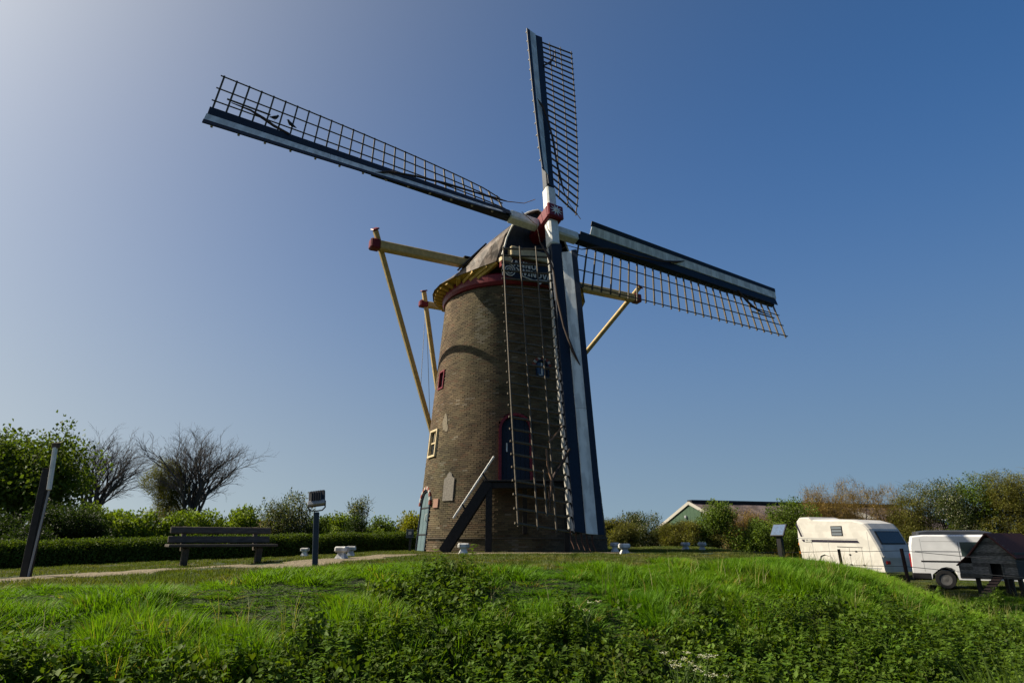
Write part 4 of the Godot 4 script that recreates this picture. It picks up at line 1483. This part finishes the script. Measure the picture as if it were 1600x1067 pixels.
func make_birds() -> void:
	var xf := Transform3D(Basis(), MILL) * sail_frame(2)
	for b in [[0.72, 10.12, 0.9, "dark bird perched nearer the sail tip"], [0.68, 9.62, 3.6, "dark bird perched on the inner lattice rail"]]:
		var at := xf * (sail_at(b[0], b[1], 0.06))
		var root := node("bird", self, Transform3D(Basis(Vector3.UP, b[2]), at + Vector3(0, 0.06, 0)))
		tag(root, b[3] + " of the outstretched sail", "bird", "birds on the sail")
		var mb := MB.new()
		mb.tube([Vector3(-0.2, -0.03, 0), Vector3(-0.13, 0.0, 0), Vector3(-0.06, 0.03, 0), Vector3(0.01, 0.075, 0), Vector3(0.055, 0.125, 0), Vector3(0.075, 0.165, 0), Vector3(0.09, 0.19, 0), Vector3(0.1, 0.205, 0)], [0.012, 0.03, 0.055, 0.062, 0.045, 0.036, 0.034, 0.012], 9)
		obj("body", mb, M.bird, root)
		mb = MB.new()
		mb.tube([Vector3(0.105, 0.19, 0), Vector3(0.145, 0.185, 0)], [0.012, 0.003], 5)
		obj("beak", mb, M.iron, root)
		for s in [-1.0, 1.0]:
			mb = MB.new()
			mb.tube([Vector3(-0.02, 0.03, 0.025 * s), Vector3(0.0, -0.05, 0.025 * s)], [0.006, 0.005], 4)
			obj("leg", mb, M.iron, root)

# ---------------------------------------------------------------- the yard on the right
func place(px: float, d: float, lift := 0.0) -> Vector3:
	var p := on_ground(px, d)
	return p + Vector3(0, lift, 0)
func rounded_prism(profile: PackedVector2Array, width: float, round_by: float, inset: float) -> MB:
	# a side outline swept across the width, drawn in towards both sides
	var mb := MB.new()
	var c := Vector2.ZERO
	for p in profile: c += p
	c /= profile.size()
	var rows := []
	for s in [[-0.5 * width, inset], [-0.5 * width + round_by * 0.3, inset * 0.4], [-0.5 * width + round_by, 0.0], [0.5 * width - round_by, 0.0], [0.5 * width - round_by * 0.3, inset * 0.4], [0.5 * width, inset]]:
		var row := []
		for p in profile:
			var q: Vector2 = p
			if p.y > 0.6: q = p + (c - p).normalized() * float(s[1])
			row.append(Vector3(q.x, q.y, s[0]))
		rows.append(row)
	var m := profile.size()
	for i in rows.size() - 1:
		for k in m:
			var k2 := (k + 1) % m
			var mid: Vector3 = (rows[i][k] + rows[i + 1][k2]) * 0.5
			var e := profile[k2] - profile[k]
			var nn := Vector2(e.y, -e.x).normalized() * (-1.0 if Geometry2D.is_polygon_clockwise(profile) else 1.0)
			mb.quad(rows[i][k], rows[i][k2], rows[i + 1][k2], rows[i + 1][k], mid - Vector3(nn.x, nn.y, 0) - Vector3(0, 0, signf(mid.z) * 0.3 if i != 2 else 0.0))
	var tri := Geometry2D.triangulate_polygon(profile)
	for e in [0, rows.size() - 1]:
		for k in range(0, tri.size(), 3):
			mb.tri(rows[e][tri[k]], rows[e][tri[k + 1]], rows[e][tri[k + 2]], Vector3(c.x, c.y, 0))
	return mb
func wheel(parent: Node3D, at: Vector3, r: float, w: float) -> void:
	var root := node("wheel", parent, Transform3D(Basis(Vector3(1, 0, 0), PI / 2.0), at))
	var mb := MB.new()
	mb.lathe([[r * 0.62, -w * 0.5], [r * 0.95, -w * 0.5], [r, -w * 0.35], [r, w * 0.35], [r * 0.95, w * 0.5], [r * 0.62, w * 0.5]], 28)
	obj("tyre", mb, M.rubber, root)
	mb = MB.new()
	mb.lathe([[0.01, -w * 0.4], [r * 0.63, -w * 0.42], [r * 0.63, w * 0.42], [r * 0.3, w * 0.36], [0.01, w * 0.4]], 20)
	obj("rim", mb, M.rim, root)
func make_caravan() -> void:
	var corner := at_d(1377, 880, 29.0)
	var len_axis := Vector3(0.436, 0, 0.9).normalized()
	var side_n := Vector3(-0.9, 0, 0.436).normalized()
	var base := Vector3(corner.x, -1.33, corner.z) - len_axis * 2.05 - side_n * 1.1
	# x runs to the near end, z out of the long side that is seen
	var root := node("caravan", self, Transform3D(Basis(len_axis, Vector3.UP, side_n), base))
	tag(root, "old cream white caravan with a dark stripe parked behind the mound", "caravan")
	var prof := PackedVector2Array([Vector2(-2.05, 0.4), Vector2(2.2, 0.35), Vector2(2.25, 0.95), Vector2(2.12, 1.35), Vector2(1.75, 2.18), Vector2(1.55, 2.42), Vector2(1.0, 2.58), Vector2(-0.3, 2.66), Vector2(-1.25, 2.66), Vector2(-1.45, 2.78), Vector2(-2.0, 2.78), Vector2(-2.2, 2.6), Vector2(-2.25, 1.6), Vector2(-2.15, 0.9)])
	obj("body", rounded_prism(prof, 2.2, 0.22, 0.12), M.caravan, root)
	var mb := MB.new()
	var zf := 1.1
	var spec := [
		["stripe", PackedVector2Array([Vector2(-1.85, 1.6), Vector2(1.2, 1.56), Vector2(1.1, 1.68), Vector2(-1.95, 1.72)]), M.stripe, 0.004],
		["stripe", PackedVector2Array([Vector2(-1.98, 1.85), Vector2(-1.86, 1.85), Vector2(-2.1, 2.45), Vector2(-2.2, 2.47)]), M.stripe, 0.004],
		["stripe", PackedVector2Array([Vector2(-1.82, 1.85), Vector2(-1.78, 1.85), Vector2(-2.0, 2.42), Vector2(-2.04, 2.42)]), M.stripe_grey, 0.004],
		["rail", PackedVector2Array([Vector2(-2.2, 1.77), Vector2(1.1, 1.73), Vector2(1.1, 1.75), Vector2(-2.2, 1.79)]), M.steel_light, 0.01],
		["rail", PackedVector2Array([Vector2(0.0, 1.38), Vector2(1.3, 1.36), Vector2(1.3, 1.38), Vector2(0.0, 1.41)]), M.iron, 0.008],
	]
	for s in spec:
		mb = MB.new()
		mb.prism(s[1], zf - 0.01, zf + float(s[3]))
		obj(s[0], mb, s[2], root)
	var fl := MB.new()
	fl.box(Transform3D(Basis(), Vector3(0.1, 2.1, zf)), Vector3(0.62, 0.46, 0.03), 0.012)
	var sw := obj("window", fl, M.iron, root)
	for k in 3:
		mb = MB.new()
		mb.box(Transform3D(Basis(), Vector3(0.1, 1.96 + k * 0.14, zf + 0.016)), Vector3(0.52, 0.1, 0.012))
		obj("louvre", mb, glass(lin(0.12, 0.14, 0.16)), sw)
	letters2("Buddy", root, Vector3(-1.55, 1.655, zf + 0.006), 0.1)
	for x in [0.62, 1.25]:
		mb = MB.new()
		mb.box(Transform3D(Basis(), Vector3(x, 0.9, zf)), Vector3(0.012, 0.9, 0.006))
		obj("door_gap", mb, M.iron, root)
	for q in [[0.62, 0.62], [1.25, 0.62], [0.95, 1.2], [0.62, 1.05]]:
		mb = MB.new()
		mb.box(Transform3D(Basis(), Vector3(q[0], q[1], zf + 0.01)), Vector3(0.1, 0.06, 0.03), 0.008)
		obj("latch", mb, M.iron, root)
	for x in [-1.35, -0.45, 1.62]:
		mb = MB.new()
		mb.box(Transform3D(Basis(), Vector3(x, 1.25, zf)), Vector3(0.02, 0.8 if x < 1.0 else 1.6, 0.008))
		obj("panel_seam", mb, M.stripe_grey, root)
	for y in [1.1, 1.5]:
		mb = MB.new()
		mb.box(Transform3D(Basis(), Vector3(-2.2, y, zf - 0.1)), Vector3(0.06, 0.12, 0.1), 0.015)
		obj("marker_light", mb, M.lamp_orange, root)
	for z in [-0.85, 0.85]:
		mb = MB.new()
		mb.box(Transform3D(Basis(), Vector3(2.24, 0.75, z)), Vector3(0.05, 0.14, 0.26), 0.015)
		obj("tail_light", mb, M.lamp_red, root)
	mb = MB.new()
	mb.box(Transform3D(Basis(), Vector3(0.0, 0.5, zf - 0.005)), Vector3(4.1, 0.05, 0.03), 0.008)
	obj("rub_rail", mb, M.steel_light, root)
	# end window
	var e0 := Vector3(2.07, 1.46, 0); var e1 := Vector3(1.78, 2.12, 0)
	var up := (e1 - e0).normalized()
	var nz := Vector3(up.y, -up.x, 0)
	mb = MB.new()
	mb.box(Transform3D(Basis(Vector3(0, 0, -1), up, nz), (e0 + e1) * 0.5 + nz * 0.012), Vector3(1.7, e0.distance_to(e1) * 0.86, 0.03), 0.012)
	var ew := obj("window", mb, M.rubber, root)
	mb = MB.new()
	mb.box(Transform3D(Basis(Vector3(0, 0, -1), up, nz), (e0 + e1) * 0.5 + nz * 0.03), Vector3(1.58, e0.distance_to(e1) * 0.74, 0.012), 0.004)
	obj("pane", mb, glass(lin(0.03, 0.035, 0.03)), ew)
	mb = MB.new()
	mb.box(Transform3D(Basis(), Vector3(2.2, 1.0, 0)), Vector3(0.05, 0.03, 2.1), 0.008)
	obj("trim", mb, M.steel_light, root)
	mb = MB.new()
	mb.tube([Vector3(-1.05, 0.72, zf + 0.01), Vector3(-0.95, 0.98, zf + 0.02), Vector3(-0.7, 1.06, zf + 0.02), Vector3(-0.45, 0.98, zf + 0.02), Vector3(-0.35, 0.72, zf + 0.01)], [0.03, 0.03, 0.03, 0.03, 0.03], 6)
	obj("wheel_arch", mb, M.caravan, root)
	for z in [-0.98, 0.98]:
		wheel(root, Vector3(-0.7, 0.34, z), 0.34, 0.2)
	mb = MB.new()
	mb.beam(Vector3(-2.2, 0.5, 0), Vector3(-3.2, 0.45, 0), 0.1, 0.1)
	obj("tow_bar", mb, M.iron, root)
func letters2(text: String, parent: Node3D, at: Vector3, size: float) -> void:
	letters(text, parent, at, size)
func make_van(called: String, label: String, at: Vector3, heading: Vector3, paint: Material, long: float, high: float) -> void:
	var side_n := Vector3(-heading.z, 0, heading.x)
	var root := node(called, self, Transform3D(Basis(heading, Vector3.UP, side_n), at))
	tag(root, label, "van")
	var h := high
	var arch := func(cx: float) -> PackedVector2Array:
		var q := PackedVector2Array()
		for k in 9:
			var a := PI - PI * k / 8.0
			q.append(Vector2(cx + cos(a) * 0.4, 0.32 + sin(a) * 0.42))
		return q
	var prof := PackedVector2Array([Vector2(0.02, 0.32)])
	prof.append_array(arch.call(1.0))
	prof.append_array(arch.call(long - 0.95))
	prof.append_array(PackedVector2Array([Vector2(long - 0.05, 0.32), Vector2(long, 0.75), Vector2(long - 0.2, 1.05), Vector2(long - 0.95, 1.25), Vector2(long - 1.75, h - 0.1), Vector2(long - 2.2, h), Vector2(0.5, h), Vector2(0.12, h - 0.05), Vector2(0.03, h - 0.4)]))
	obj("body", rounded_prism(prof, 1.9, 0.12, 0.09), paint, root)
	var zf := 0.95
	var mb := MB.new()
	mb.prism(PackedVector2Array([Vector2(1.62, 1.12), Vector2(2.9, 1.12), Vector2(2.86, h - 0.25), Vector2(1.62, h - 0.25)]), zf - 0.02, zf + 0.006)
	obj("side_window", mb, glass(lin(0.03, 0.05, 0.05)), root)
	mb = MB.new()
	mb.prism(PackedVector2Array([Vector2(3.02, 1.12), Vector2(long - 1.2, 1.12), Vector2(long - 1.75, h - 0.28), Vector2(3.02, h - 0.25)]), zf - 0.02, zf + 0.006)
	obj("side_window", mb, glass(lin(0.03, 0.04, 0.05)), root)
	for x in [1.56, 2.96]:
		mb = MB.new()
		mb.box(Transform3D(Basis(), Vector3(x, 1.05, zf)), Vector3(0.014, 1.1, 0.006))
		obj("door_gap", mb, M.rubber, root)
	for y in [0.93, 1.28]:
		mb = MB.new()
		mb.box(Transform3D(Basis(), Vector3(1.0 if y < 1.0 else 0.9, y, zf)), Vector3(1.3 if y < 1.0 else 1.4, 0.03 if y > 1.0 else 0.05, 0.02), 0.006)
		obj("door_rail", mb, M.rubber if y < 1.0 else M.steel_light, root)
	mb = MB.new()
	mb.box(Transform3D(Basis(), Vector3(0.3, 0.42, 0.0)), Vector3(0.62, 0.26, 1.92), 0.04)
	obj("bumper", mb, M.rubber, root)
	for z in [-0.86, 0.86]:
		mb = MB.new()
		mb.box(Transform3D(Basis(), Vector3(0.03, 0.95, z)), Vector3(0.06, 0.5, 0.14), 0.02)
		obj("tail_light", mb, M.lamp_red, root)
	mb = MB.new()
	mb.box(Transform3D(Basis(), Vector3(0.42, 1.15, zf)), Vector3(0.012, 1.15, 0.006))
	obj("panel_seam", mb, M.stripe_grey, root)
	mb = MB.new()
	mb.box(Transform3D(Basis(), Vector3(0.98, 1.62, zf - 0.01)), Vector3(1.05, 0.014, 0.024))
	obj("panel_seam", mb, M.stripe_grey, root)
	mb = MB.new()
	mb.box(Transform3D(Basis(), Vector3(1.75, 1.0, zf + 0.01)), Vector3(0.16, 0.05, 0.04), 0.012)
	obj("door_handle", mb, M.rubber, root)
	mb = MB.new()
	mb.box(Transform3D(Basis(), Vector3(2.3, 0.45, zf)), Vector3(1.7, 0.14, 0.03), 0.01)
	obj("sill_trim", mb, M.rubber, root)
	mb = MB.new()
	mb.box(Transform3D(Basis(), Vector3(0.02, 1.35, 0.0)), Vector3(0.02, 0.5, 1.4), 0.006)
	obj("rear_window", mb, glass(lin(0.03, 0.035, 0.04)), root)
	mb = MB.new()
	mb.prism(PackedVector2Array([Vector2(long - 0.98, 1.28), Vector2(long - 0.93, 1.3), Vector2(long - 1.7, h - 0.12), Vector2(long - 1.75, h - 0.14)]), -0.78, 0.78)
	obj("windscreen", mb, glass(lin(0.04, 0.05, 0.06)), root)
	for z in [-0.85, 0.85]:
		wheel(root, Vector3(1.0, 0.32, z), 0.32, 0.2)
		wheel(root, Vector3(long - 0.95, 0.32, z), 0.32, 0.2)
func make_coop() -> void:
	var a := 1.012
	var f := Vector3(-sin(a), 0, cos(a))
	var s := Vector3(cos(a), 0, sin(a))
	var base := at_d(1558, 900, 20.0)
	base.y = hgt(base.x, base.z)
	var root := node("hen_house", self, Transform3D(Basis(s, Vector3.UP, f), base))
	tag(root, "small dark boarded hen house on legs with a ramp and red roof", "hen house")
	var w := 0.58
	var y0 := 0.58
	var y1 := 1.2
	var yr := 1.84
	var deep := -2.2
	# weatherboards on the gable front
	for k in 13:
		var ya := y0 + k * 0.105
		var yb := ya + 0.10
		if ya > yr - 0.12: break
		var half := w if ya < y1 else w * (yr - ya) / (yr - y1)
		var spans := [[-half, half]]
		if ya < y0 + 0.4: spans = [[-half, -0.10], [0.2, half]]
		for sp in spans:
			if sp[1] - sp[0] < 0.06: continue
			var mb := MB.new()
			mb.box(Transform3D(Basis(Vector3(1, 0, 0), 0.12), Vector3((sp[0] + sp[1]) * 0.5, ya + 0.05, 0.01)), Vector3(sp[1] - sp[0], 0.115, 0.02))
			obj("weatherboard", mb, M.board_a if (k * 7) % 3 else M.board_b, root)
	for k in 7:
		var mb := MB.new()
		mb.box(Transform3D(Basis(Vector3(0, 0, 1), -0.12), Vector3(w, y0 + 0.05 + k * 0.105, deep * 0.5)), Vector3(0.02, 0.115, -deep))
		obj("weatherboard", mb, M.board_b, root)
	var inner := MB.new()
	inner.prism(PackedVector2Array([Vector2(-w + 0.02, y0), Vector2(w - 0.02, y0), Vector2(w - 0.02, y1), Vector2(0, yr - 0.03), Vector2(-w + 0.02, y1)]), deep, -0.25)
	obj("carcass", inner, M.tar, root)
	for sg in [-1.0, 1.0]:
		var dirv := Vector3(sg * w, y1 - yr, 0).normalized()
		var e := Vector3(0, yr, 0) + dirv * 0.98
		var mb := MB.new()
		var nn := Vector3(-dirv.y * sg, dirv.x * sg, 0)
		mb.box(Transform3D(Basis(dirv, nn, dirv.cross(nn)), (Vector3(0, yr, 0) + e) * 0.5 + Vector3(0, 0.03, deep * 0.5)), Vector3(0.98, 0.04, -deep + 0.3), 0.006)
		obj("roof_slope", mb, M.roof_red, root)
	# side nest box with its own lid
	var nb := MB.new()
	nb.box(Transform3D(Basis(), Vector3(-w - 0.19, y0 + 0.2, -0.35)), Vector3(0.38, 0.4, 0.7))
	var nest := obj("nest_box", nb, M.tar, root)
	for k in 4:
		var mb := MB.new()
		mb.box(Transform3D(Basis(Vector3(1, 0, 0), 0.12), Vector3(-w - 0.19, y0 + 0.05 + k * 0.1, 0.012)), Vector3(0.39, 0.11, 0.02))
		obj("weatherboard", mb, M.board_a if k % 2 else M.board_b, nest)
	var lid := MB.new()
	lid.box(Transform3D(Basis(Vector3(0, 0, 1), 0.7), Vector3(-w - 0.2, y0 + 0.52, -0.35)), Vector3(0.6, 0.03, 0.85), 0.005)
	obj("lid", lid, M.roof_red, nest)
	# doorway, ramp with cleats, legs
	for x in [-0.12, 0.22]:
		var mb := MB.new()
		mb.box(Transform3D(Basis(), Vector3(x, y0 + 0.2, 0.03)), Vector3(0.05, 0.42, 0.04))
		obj("door_jamb", mb, M.board_b, root)
	var ra := Vector3(0.05, y0 + 0.02, 0.05)
	var rb := Vector3(-0.1, 0.03, 1.0)
	var ramp := MB.new()
	ramp.beam(ra, rb, 0.26, 0.025, Vector3.UP)
	var rn := obj("ramp", ramp, M.ramp, root)
	for k in 7:
		var p := ra.lerp(rb, (k + 0.5) / 7.0)
		var mb := MB.new()
		mb.box(Transform3D(Basis(), p + Vector3(0, 0.025, 0)), Vector3(0.27, 0.025, 0.03))
		obj("cleat", mb, M.tar, rn)
	for p in [[-0.55, -0.1], [0.55, -0.1], [0.6, -2.0], [-0.55, -2.0], [0.3, -0.15]]:
		var mb := MB.new()
		mb.beam(Vector3(p[0], -0.1, p[1]), Vector3(p[0], y0 + 0.02, p[1]), 0.1, 0.1, Vector3(0, 0, 1))
		obj("leg", mb, M.tar, root)
func make_fence() -> void:
	var root := node("wire_fence")
	tag(root, "wire fence with wooden posts in front of the caravan", "fence")
	var tops := []
	for s in [[1180, 861, 25.0, 0.55], [1311, 858, 23.0, 0.62], [1409, 857, 19.6, 1.15], [1680, 880, 18.5, 1.1]]:
		var t := at_d(s[0], s[1], s[2])
		var foot := Vector3(t.x + 0.05, minf(hgt(t.x, t.z), t.y - float(s[3])), t.z)
		var mb := MB.new()
		mb.tube([foot, t], [0.055, 0.05], 8)
		obj("post", mb, M.wood_leg if s[0] < 1400 else M.post_red, root)
		tops.append(t)
	for i in tops.size() - 1:
		for dy in [0.06, 0.5]:
			var mb := MB.new()
			var a: Vector3 = tops[i] - Vector3(0, dy, 0); var b: Vector3 = tops[i + 1] - Vector3(0, dy, 0)
			mb.tube([a, (a + b) * 0.5 - Vector3(0, 0.02, 0), b], [0.008, 0.008, 0.008], 4, false)
			obj("wire", mb, M.wire, root)
func make_barn() -> void:
	var apex := Vector3(16.6, 3.6, -60.0)
	var rd := Vector3(10.3, 0, -3.5).normalized()
	var g := Vector3(-rd.z, 0, rd.x)
	if g.z < 0.0: g = -g
	var root := node("barn", self, Transform3D(Basis(g, Vector3.UP, g.cross(Vector3.UP)), Vector3(apex.x, -1.3, apex.z)))
	tag(root, "low barn with green gable, white bargeboards and brown corrugated roof", "barn")
	var zs := g.cross(Vector3.UP)
	var back := -1.0 if zs.dot(rd) < 0.0 else 1.0
	var hr := 4.9
	var he := 2.5
	var hw := 6.2
	var ln := 26.0 * back
	for k in 20:
		var x0 := -hw + 2.0 * hw * k / 20.0 + 0.01
		var x1 := -hw + 2.0 * hw * (k + 1) / 20.0 - 0.01
		var mb := MB.new()
		mb.prism(PackedVector2Array([Vector2(x0, 0), Vector2(x1, 0), Vector2(x1, hr - (hr - he) * absf(x1) / hw), Vector2((x0 + x1) * 0.5, hr - (hr - he) * absf((x0 + x1) * 0.5) / hw), Vector2(x0, hr - (hr - he) * absf(x0) / hw)]), -0.03, 0.03)
		obj("gable_sheet", mb, M.barn_green, root)
	var wall := MB.new()
	wall.box(Transform3D(Basis(), Vector3(hw - 0.1, he * 0.5, ln * 0.5)), Vector3(0.12, he, absf(ln) - 0.2))
	obj("side_wall", wall, M.barn_green, root)
	for sg in [-1.0, 1.0]:
		var dirv := Vector3(sg * hw, he - hr, 0).normalized()
		var nn := Vector3(-dirv.y * sg, dirv.x * sg, 0)
		for k in 14:
			var mb := MB.new()
			var zc := ln * (k + 0.5) / 14.0
			mb.box(Transform3D(Basis(dirv, nn, dirv.cross(nn)), Vector3(0, hr, zc) + dirv * 3.45 + nn * (0.08 + 0.015 * (k % 2))), Vector3(6.9, 0.05, absf(ln) / 14.0 + 0.02))
			var sky: bool = (k == 9 or k == 5) and sg > 0.0
			var sheet := obj("roof_sheet", mb, M.barn_roof, root)
			if sky:
				mb = MB.new()
				mb.box(Transform3D(Basis(dirv, nn, dirv.cross(nn)), Vector3(0, hr, zc) + dirv * 3.0 + nn * 0.14), Vector3(2.0, 0.03, 1.5))
				obj("skylight", mb, M.skylight, sheet)
		var bb := MB.new()
		bb.beam(Vector3(0, hr + 0.05, -0.12 * back), Vector3(0, hr + 0.05, -0.12 * back) + dirv * 6.95, 0.08, 0.28, nn)
		obj("bargeboard", bb, M.canvas, root)
	var rc := MB.new()
	rc.beam(Vector3(0, hr + 0.2, 0), Vector3(0, hr + 0.2, ln), 0.7, 0.22, Vector3.UP)
	obj("ridge_cap", rc, M.lead, root)
	var lm := MB.new()
	lm.box(Transform3D(Basis(), Vector3(-0.6, 3.7, -0.12 * back)), Vector3(0.25, 0.25, 0.2), 0.03)
	obj("gable_lamp", lm, M.steel_light, root)
	var hp := on_ground(398, 75.0)
	var hroot := node("far_house", self, Transform3D(Basis(Vector3.UP, 0.2), hp))
	tag(hroot, "distant low house with a brown tiled roof behind the shrubs", "house")
	var hm := MB.new()
	var ey := at_d(398, 828, 75.0).y - hp.y
	hm.box(Transform3D(Basis(), Vector3(0, ey * 0.5 - 0.4, 0)), Vector3(6, ey - 0.2, 5))
	obj("wall", hm, mat(lin(0.25, 0.18, 0.13), 0.9), hroot)
	for sg in [-1.0, 1.0]:
		hm = MB.new()
		hm.box(Transform3D(Basis(Vector3(1, 0, 0), 0.6 * sg), Vector3(0, ey, 1.4 * sg)), Vector3(6.4, 0.12, 3.4))
		obj("roof", hm, mat(lin(0.12, 0.06, 0.04), 0.9), hroot)

# ---------------------------------------------------------------- build
const EXPOSURE := 2.0
const SKY_HORIZON := Vector3(0.1003, 0.16, 0.2073)
const SKY_MID := Vector3(0.0151, 0.0711, 0.2036)
const SKY_TOP := Vector3(0.0038, 0.0324, 0.0975)
const GLOW_A := Vector3(1.6597, 1.5618, 1.2783)
const GLOW_B := Vector3(0.3044, 0.2673, 0.1875)
const PATH := [Vector2(-13.0, -6.0), Vector2(-8.6, -8.7), Vector2(-6.0, -10.6), Vector2(-4.2, -13.0), Vector2(-3.4, -16.0), Vector2(-1.8, -18.6), Vector2(1.0, -19.6), Vector2(3.5, -20.0)]
const OPENINGS := [[2.4, 2.2, 4.48, 0.54, true], [-66.0, 0.0, 2.07, 0.55, true], [-62.6, 3.2, 4.2, 0.35, false], [-61.0, 5.72, 6.44, 0.23, false], [21.3, 5.85, 6.5, 0.24, true]]
var KIND := {}
var BLOSSOM: ArrayMesh
var path_samples := []

func _ready() -> void:
	rng.seed = 4711
	noise.seed = 5; noise.frequency = 0.05; noise.fractal_octaves = 3
	noise2.seed = 9; noise2.frequency = 0.03; noise2.fractal_octaves = 3
	var cam := Camera3D.new()
	cam.name = "camera"
	cam.fov = 57.4517
	cam.far = 2000.0
	cam.near = 0.05
	cam.position = Vector3(0, EYE, 0)
	cam.rotation = Vector3(PITCH, 0, 0)
	add_child(cam)
	cam.current = true
	make_sky()
	var sun := DirectionalLight3D.new()
	sun.name = "sun"
	sun.light_energy = 1.5
	sun.light_color = Color(1.0, 0.95, 0.86)
	sun.light_angular_distance = 0.5
	sun.shadow_enabled = true
	add_child(sun)
	sun.look_at_from_position(SUN * 50.0, Vector3.ZERO, Vector3.UP)
	make_materials()
	make_ground()
	make_path()
	make_windmill()
	make_bench(); make_floodlight(); make_signpost(); make_bollards(); make_notice_boards(); make_birds()
	make_caravan()
	make_van("white_van", "white panel van parked behind the hen house", Vector3(at_d(1430, 900, 25.2).x, -1.3, -25.2), Vector3(0.82, 0, 0.57).normalized(), M.van_white, 4.9, 1.85)
	make_van("grey_van", "dark grey van parked beyond the white van", Vector3(at_d(1430, 860, 32.0).x, -1.3, -32.0), Vector3(0.9, 0, 0.43).normalized(), M.van_grey, 4.8, 2.1)
	make_coop()
	make_fence()
	make_barn()
	make_hedge()
	make_plants()
	make_grass()

func make_materials() -> void:
	M.navy = mat(lin(0.008, 0.018, 0.038), 0.55, 0.7, "mid", Vector3(2, 2, 2))
	M.red = mat(lin(0.17, 0.012, 0.02), 0.4, 0.75, "mid", Vector3(2, 2, 2))
	M.brick_red = mat(lin(0.26, 0.07, 0.05), 0.8, 0.7, "fine", Vector3(3, 3, 3))
	M.white = mat(lin(0.72, 0.72, 0.68), 0.45, 0.82, "mid", Vector3(1.5, 1.5, 1.5))
	M.white_sail = mat(lin(0.62, 0.64, 0.62), 0.5, 0.84, "blot", Vector3(1.5, 0.4, 1.5))
	M.white_stone = mat(lin(0.60, 0.60, 0.58), 0.7, 0.75, "blot", Vector3(1.5, 1.5, 1.5))
	M.canvas = mat(lin(0.45, 0.43, 0.38), 0.8, 0.7, "fine", Vector3(3, 3, 3))
	M.cream = mat(lin(0.60, 0.49, 0.30), 0.5, 0.8, "mid", Vector3(1.5, 1.5, 1.5))
	M.cream_yellow = mat(lin(0.56, 0.42, 0.19), 0.5, 0.75, "mid", Vector3(1.2, 1.2, 1.2))
	M.ochre = mat(lin(0.60, 0.36, 0.06), 0.6, 0.7, "mid", Vector3(2, 2, 2))
	M.lamp_red = mat(lin(0.3, 0.012, 0.012), 0.2, 1.0)
	M.lamp_orange = mat(lin(0.45, 0.14, 0.01), 0.2, 1.0)
	M.felt = mat(lin(0.17, 0.13, 0.105), 0.55, 0.45, "blot", Vector3(0.9, 0.35, 0.9), 0.4)
	M.lead = mat(lin(0.02, 0.02, 0.024), 0.4, 0.7)
	M.lattice = mat(lin(0.115, 0.095, 0.068), 0.7, 0.6, "mid", Vector3(3, 3, 3))
	M.cleat = mat(lin(0.35, 0.30, 0.22), 0.6, 0.8)
	M.cloth = mat(lin(0.075, 0.05, 0.04), 0.8, 0.5, "fine", Vector3(3, 3, 3))
	M.rope = mat(lin(0.22, 0.13, 0.08), 0.85, 0.6, "fine", Vector3(4, 4, 4))
	M.rust = mat(lin(0.09, 0.04, 0.025), 0.8, 0.6, "fine", Vector3(4, 4, 4))
	M.tar = mat(lin(0.012, 0.012, 0.014), 0.55, 0.6, "mid", Vector3(2, 2, 2))
	M.iron = mat(lin(0.03, 0.03, 0.033), 0.45, 0.8)
	M.rubber = mat(lin(0.014, 0.014, 0.015), 0.6, 0.9)
	M.steel_blue = mat(lin(0.03, 0.045, 0.065), 0.45, 0.8)
	M.steel_light = mat(lin(0.30, 0.31, 0.32), 0.45, 0.85)
	M.wood_grey = mat(lin(0.14, 0.115, 0.092), 0.8, 0.5, "grain", Vector3(0.5, 6, 6), 0.0, 0.0, false)
	M.wood_leg = mat(lin(0.13, 0.10, 0.07), 0.85, 0.5, "grain", Vector3(4, 1, 4), 0.2)
	M.post_red = mat(lin(0.05, 0.022, 0.018), 0.8, 0.6)
	M.wire = mat(lin(0.10, 0.10, 0.10), 0.5, 1.0, "mid", Vector3.ONE, 0.0, 0.5)
	M.bark = mat(lin(0.06, 0.048, 0.035), 0.95, 0.5, "fine", Vector3(2, 2, 2))
	M.bark_grey = mat(lin(0.11, 0.10, 0.095), 0.95, 0.6, "fine", Vector3(2, 2, 2))
	M.leaf = leaf_mat()
	M.bird = mat(lin(0.012, 0.012, 0.015), 0.5, 1.0)
	M.caravan = mat(lin(0.50, 0.485, 0.45), 0.4, 0.93, "blot", Vector3(0.6, 0.6, 0.6))
	M.stripe = mat(lin(0.02, 0.018, 0.03), 0.4, 1.0)
	M.stripe_grey = mat(lin(0.3, 0.3, 0.3), 0.4, 1.0)
	M.van_white = mat(lin(0.62, 0.63, 0.64), 0.25, 0.92, "mid", Vector3(0.6, 0.6, 0.6))
	M.van_white.clearcoat_enabled = true
	M.van_grey = mat(lin(0.05, 0.055, 0.065), 0.25, 0.92)
	M.board_a = mat(lin(0.29, 0.28, 0.275), 0.85, 0.4, "grain", Vector3(0.8, 6, 6), 0.0, 0.0, false)
	M.board_b = mat(lin(0.15, 0.145, 0.14), 0.85, 0.4, "grain", Vector3(0.8, 6, 6), 0.0, 0.0, false)
	M.rim = mat(lin(0.12, 0.12, 0.12), 0.5, 0.6, "fine", Vector3(3, 3, 3))
	M.roof_red = mat(lin(0.15, 0.055, 0.045), 0.85, 0.5, "fine", Vector3(2, 2, 2))
	M.ramp = mat(lin(0.2, 0.12, 0.09), 0.85, 0.6, "fine", Vector3(3, 3, 3))
	M.barn_green = mat(lin(0.045, 0.085, 0.05), 0.6, 0.85)
	M.barn_roof = mat(lin(0.13, 0.10, 0.095), 0.8, 0.7, "blot", Vector3(0.3, 0.3, 0.3))
	M.skylight = mat(lin(0.5, 0.46, 0.36), 0.3, 0.9)
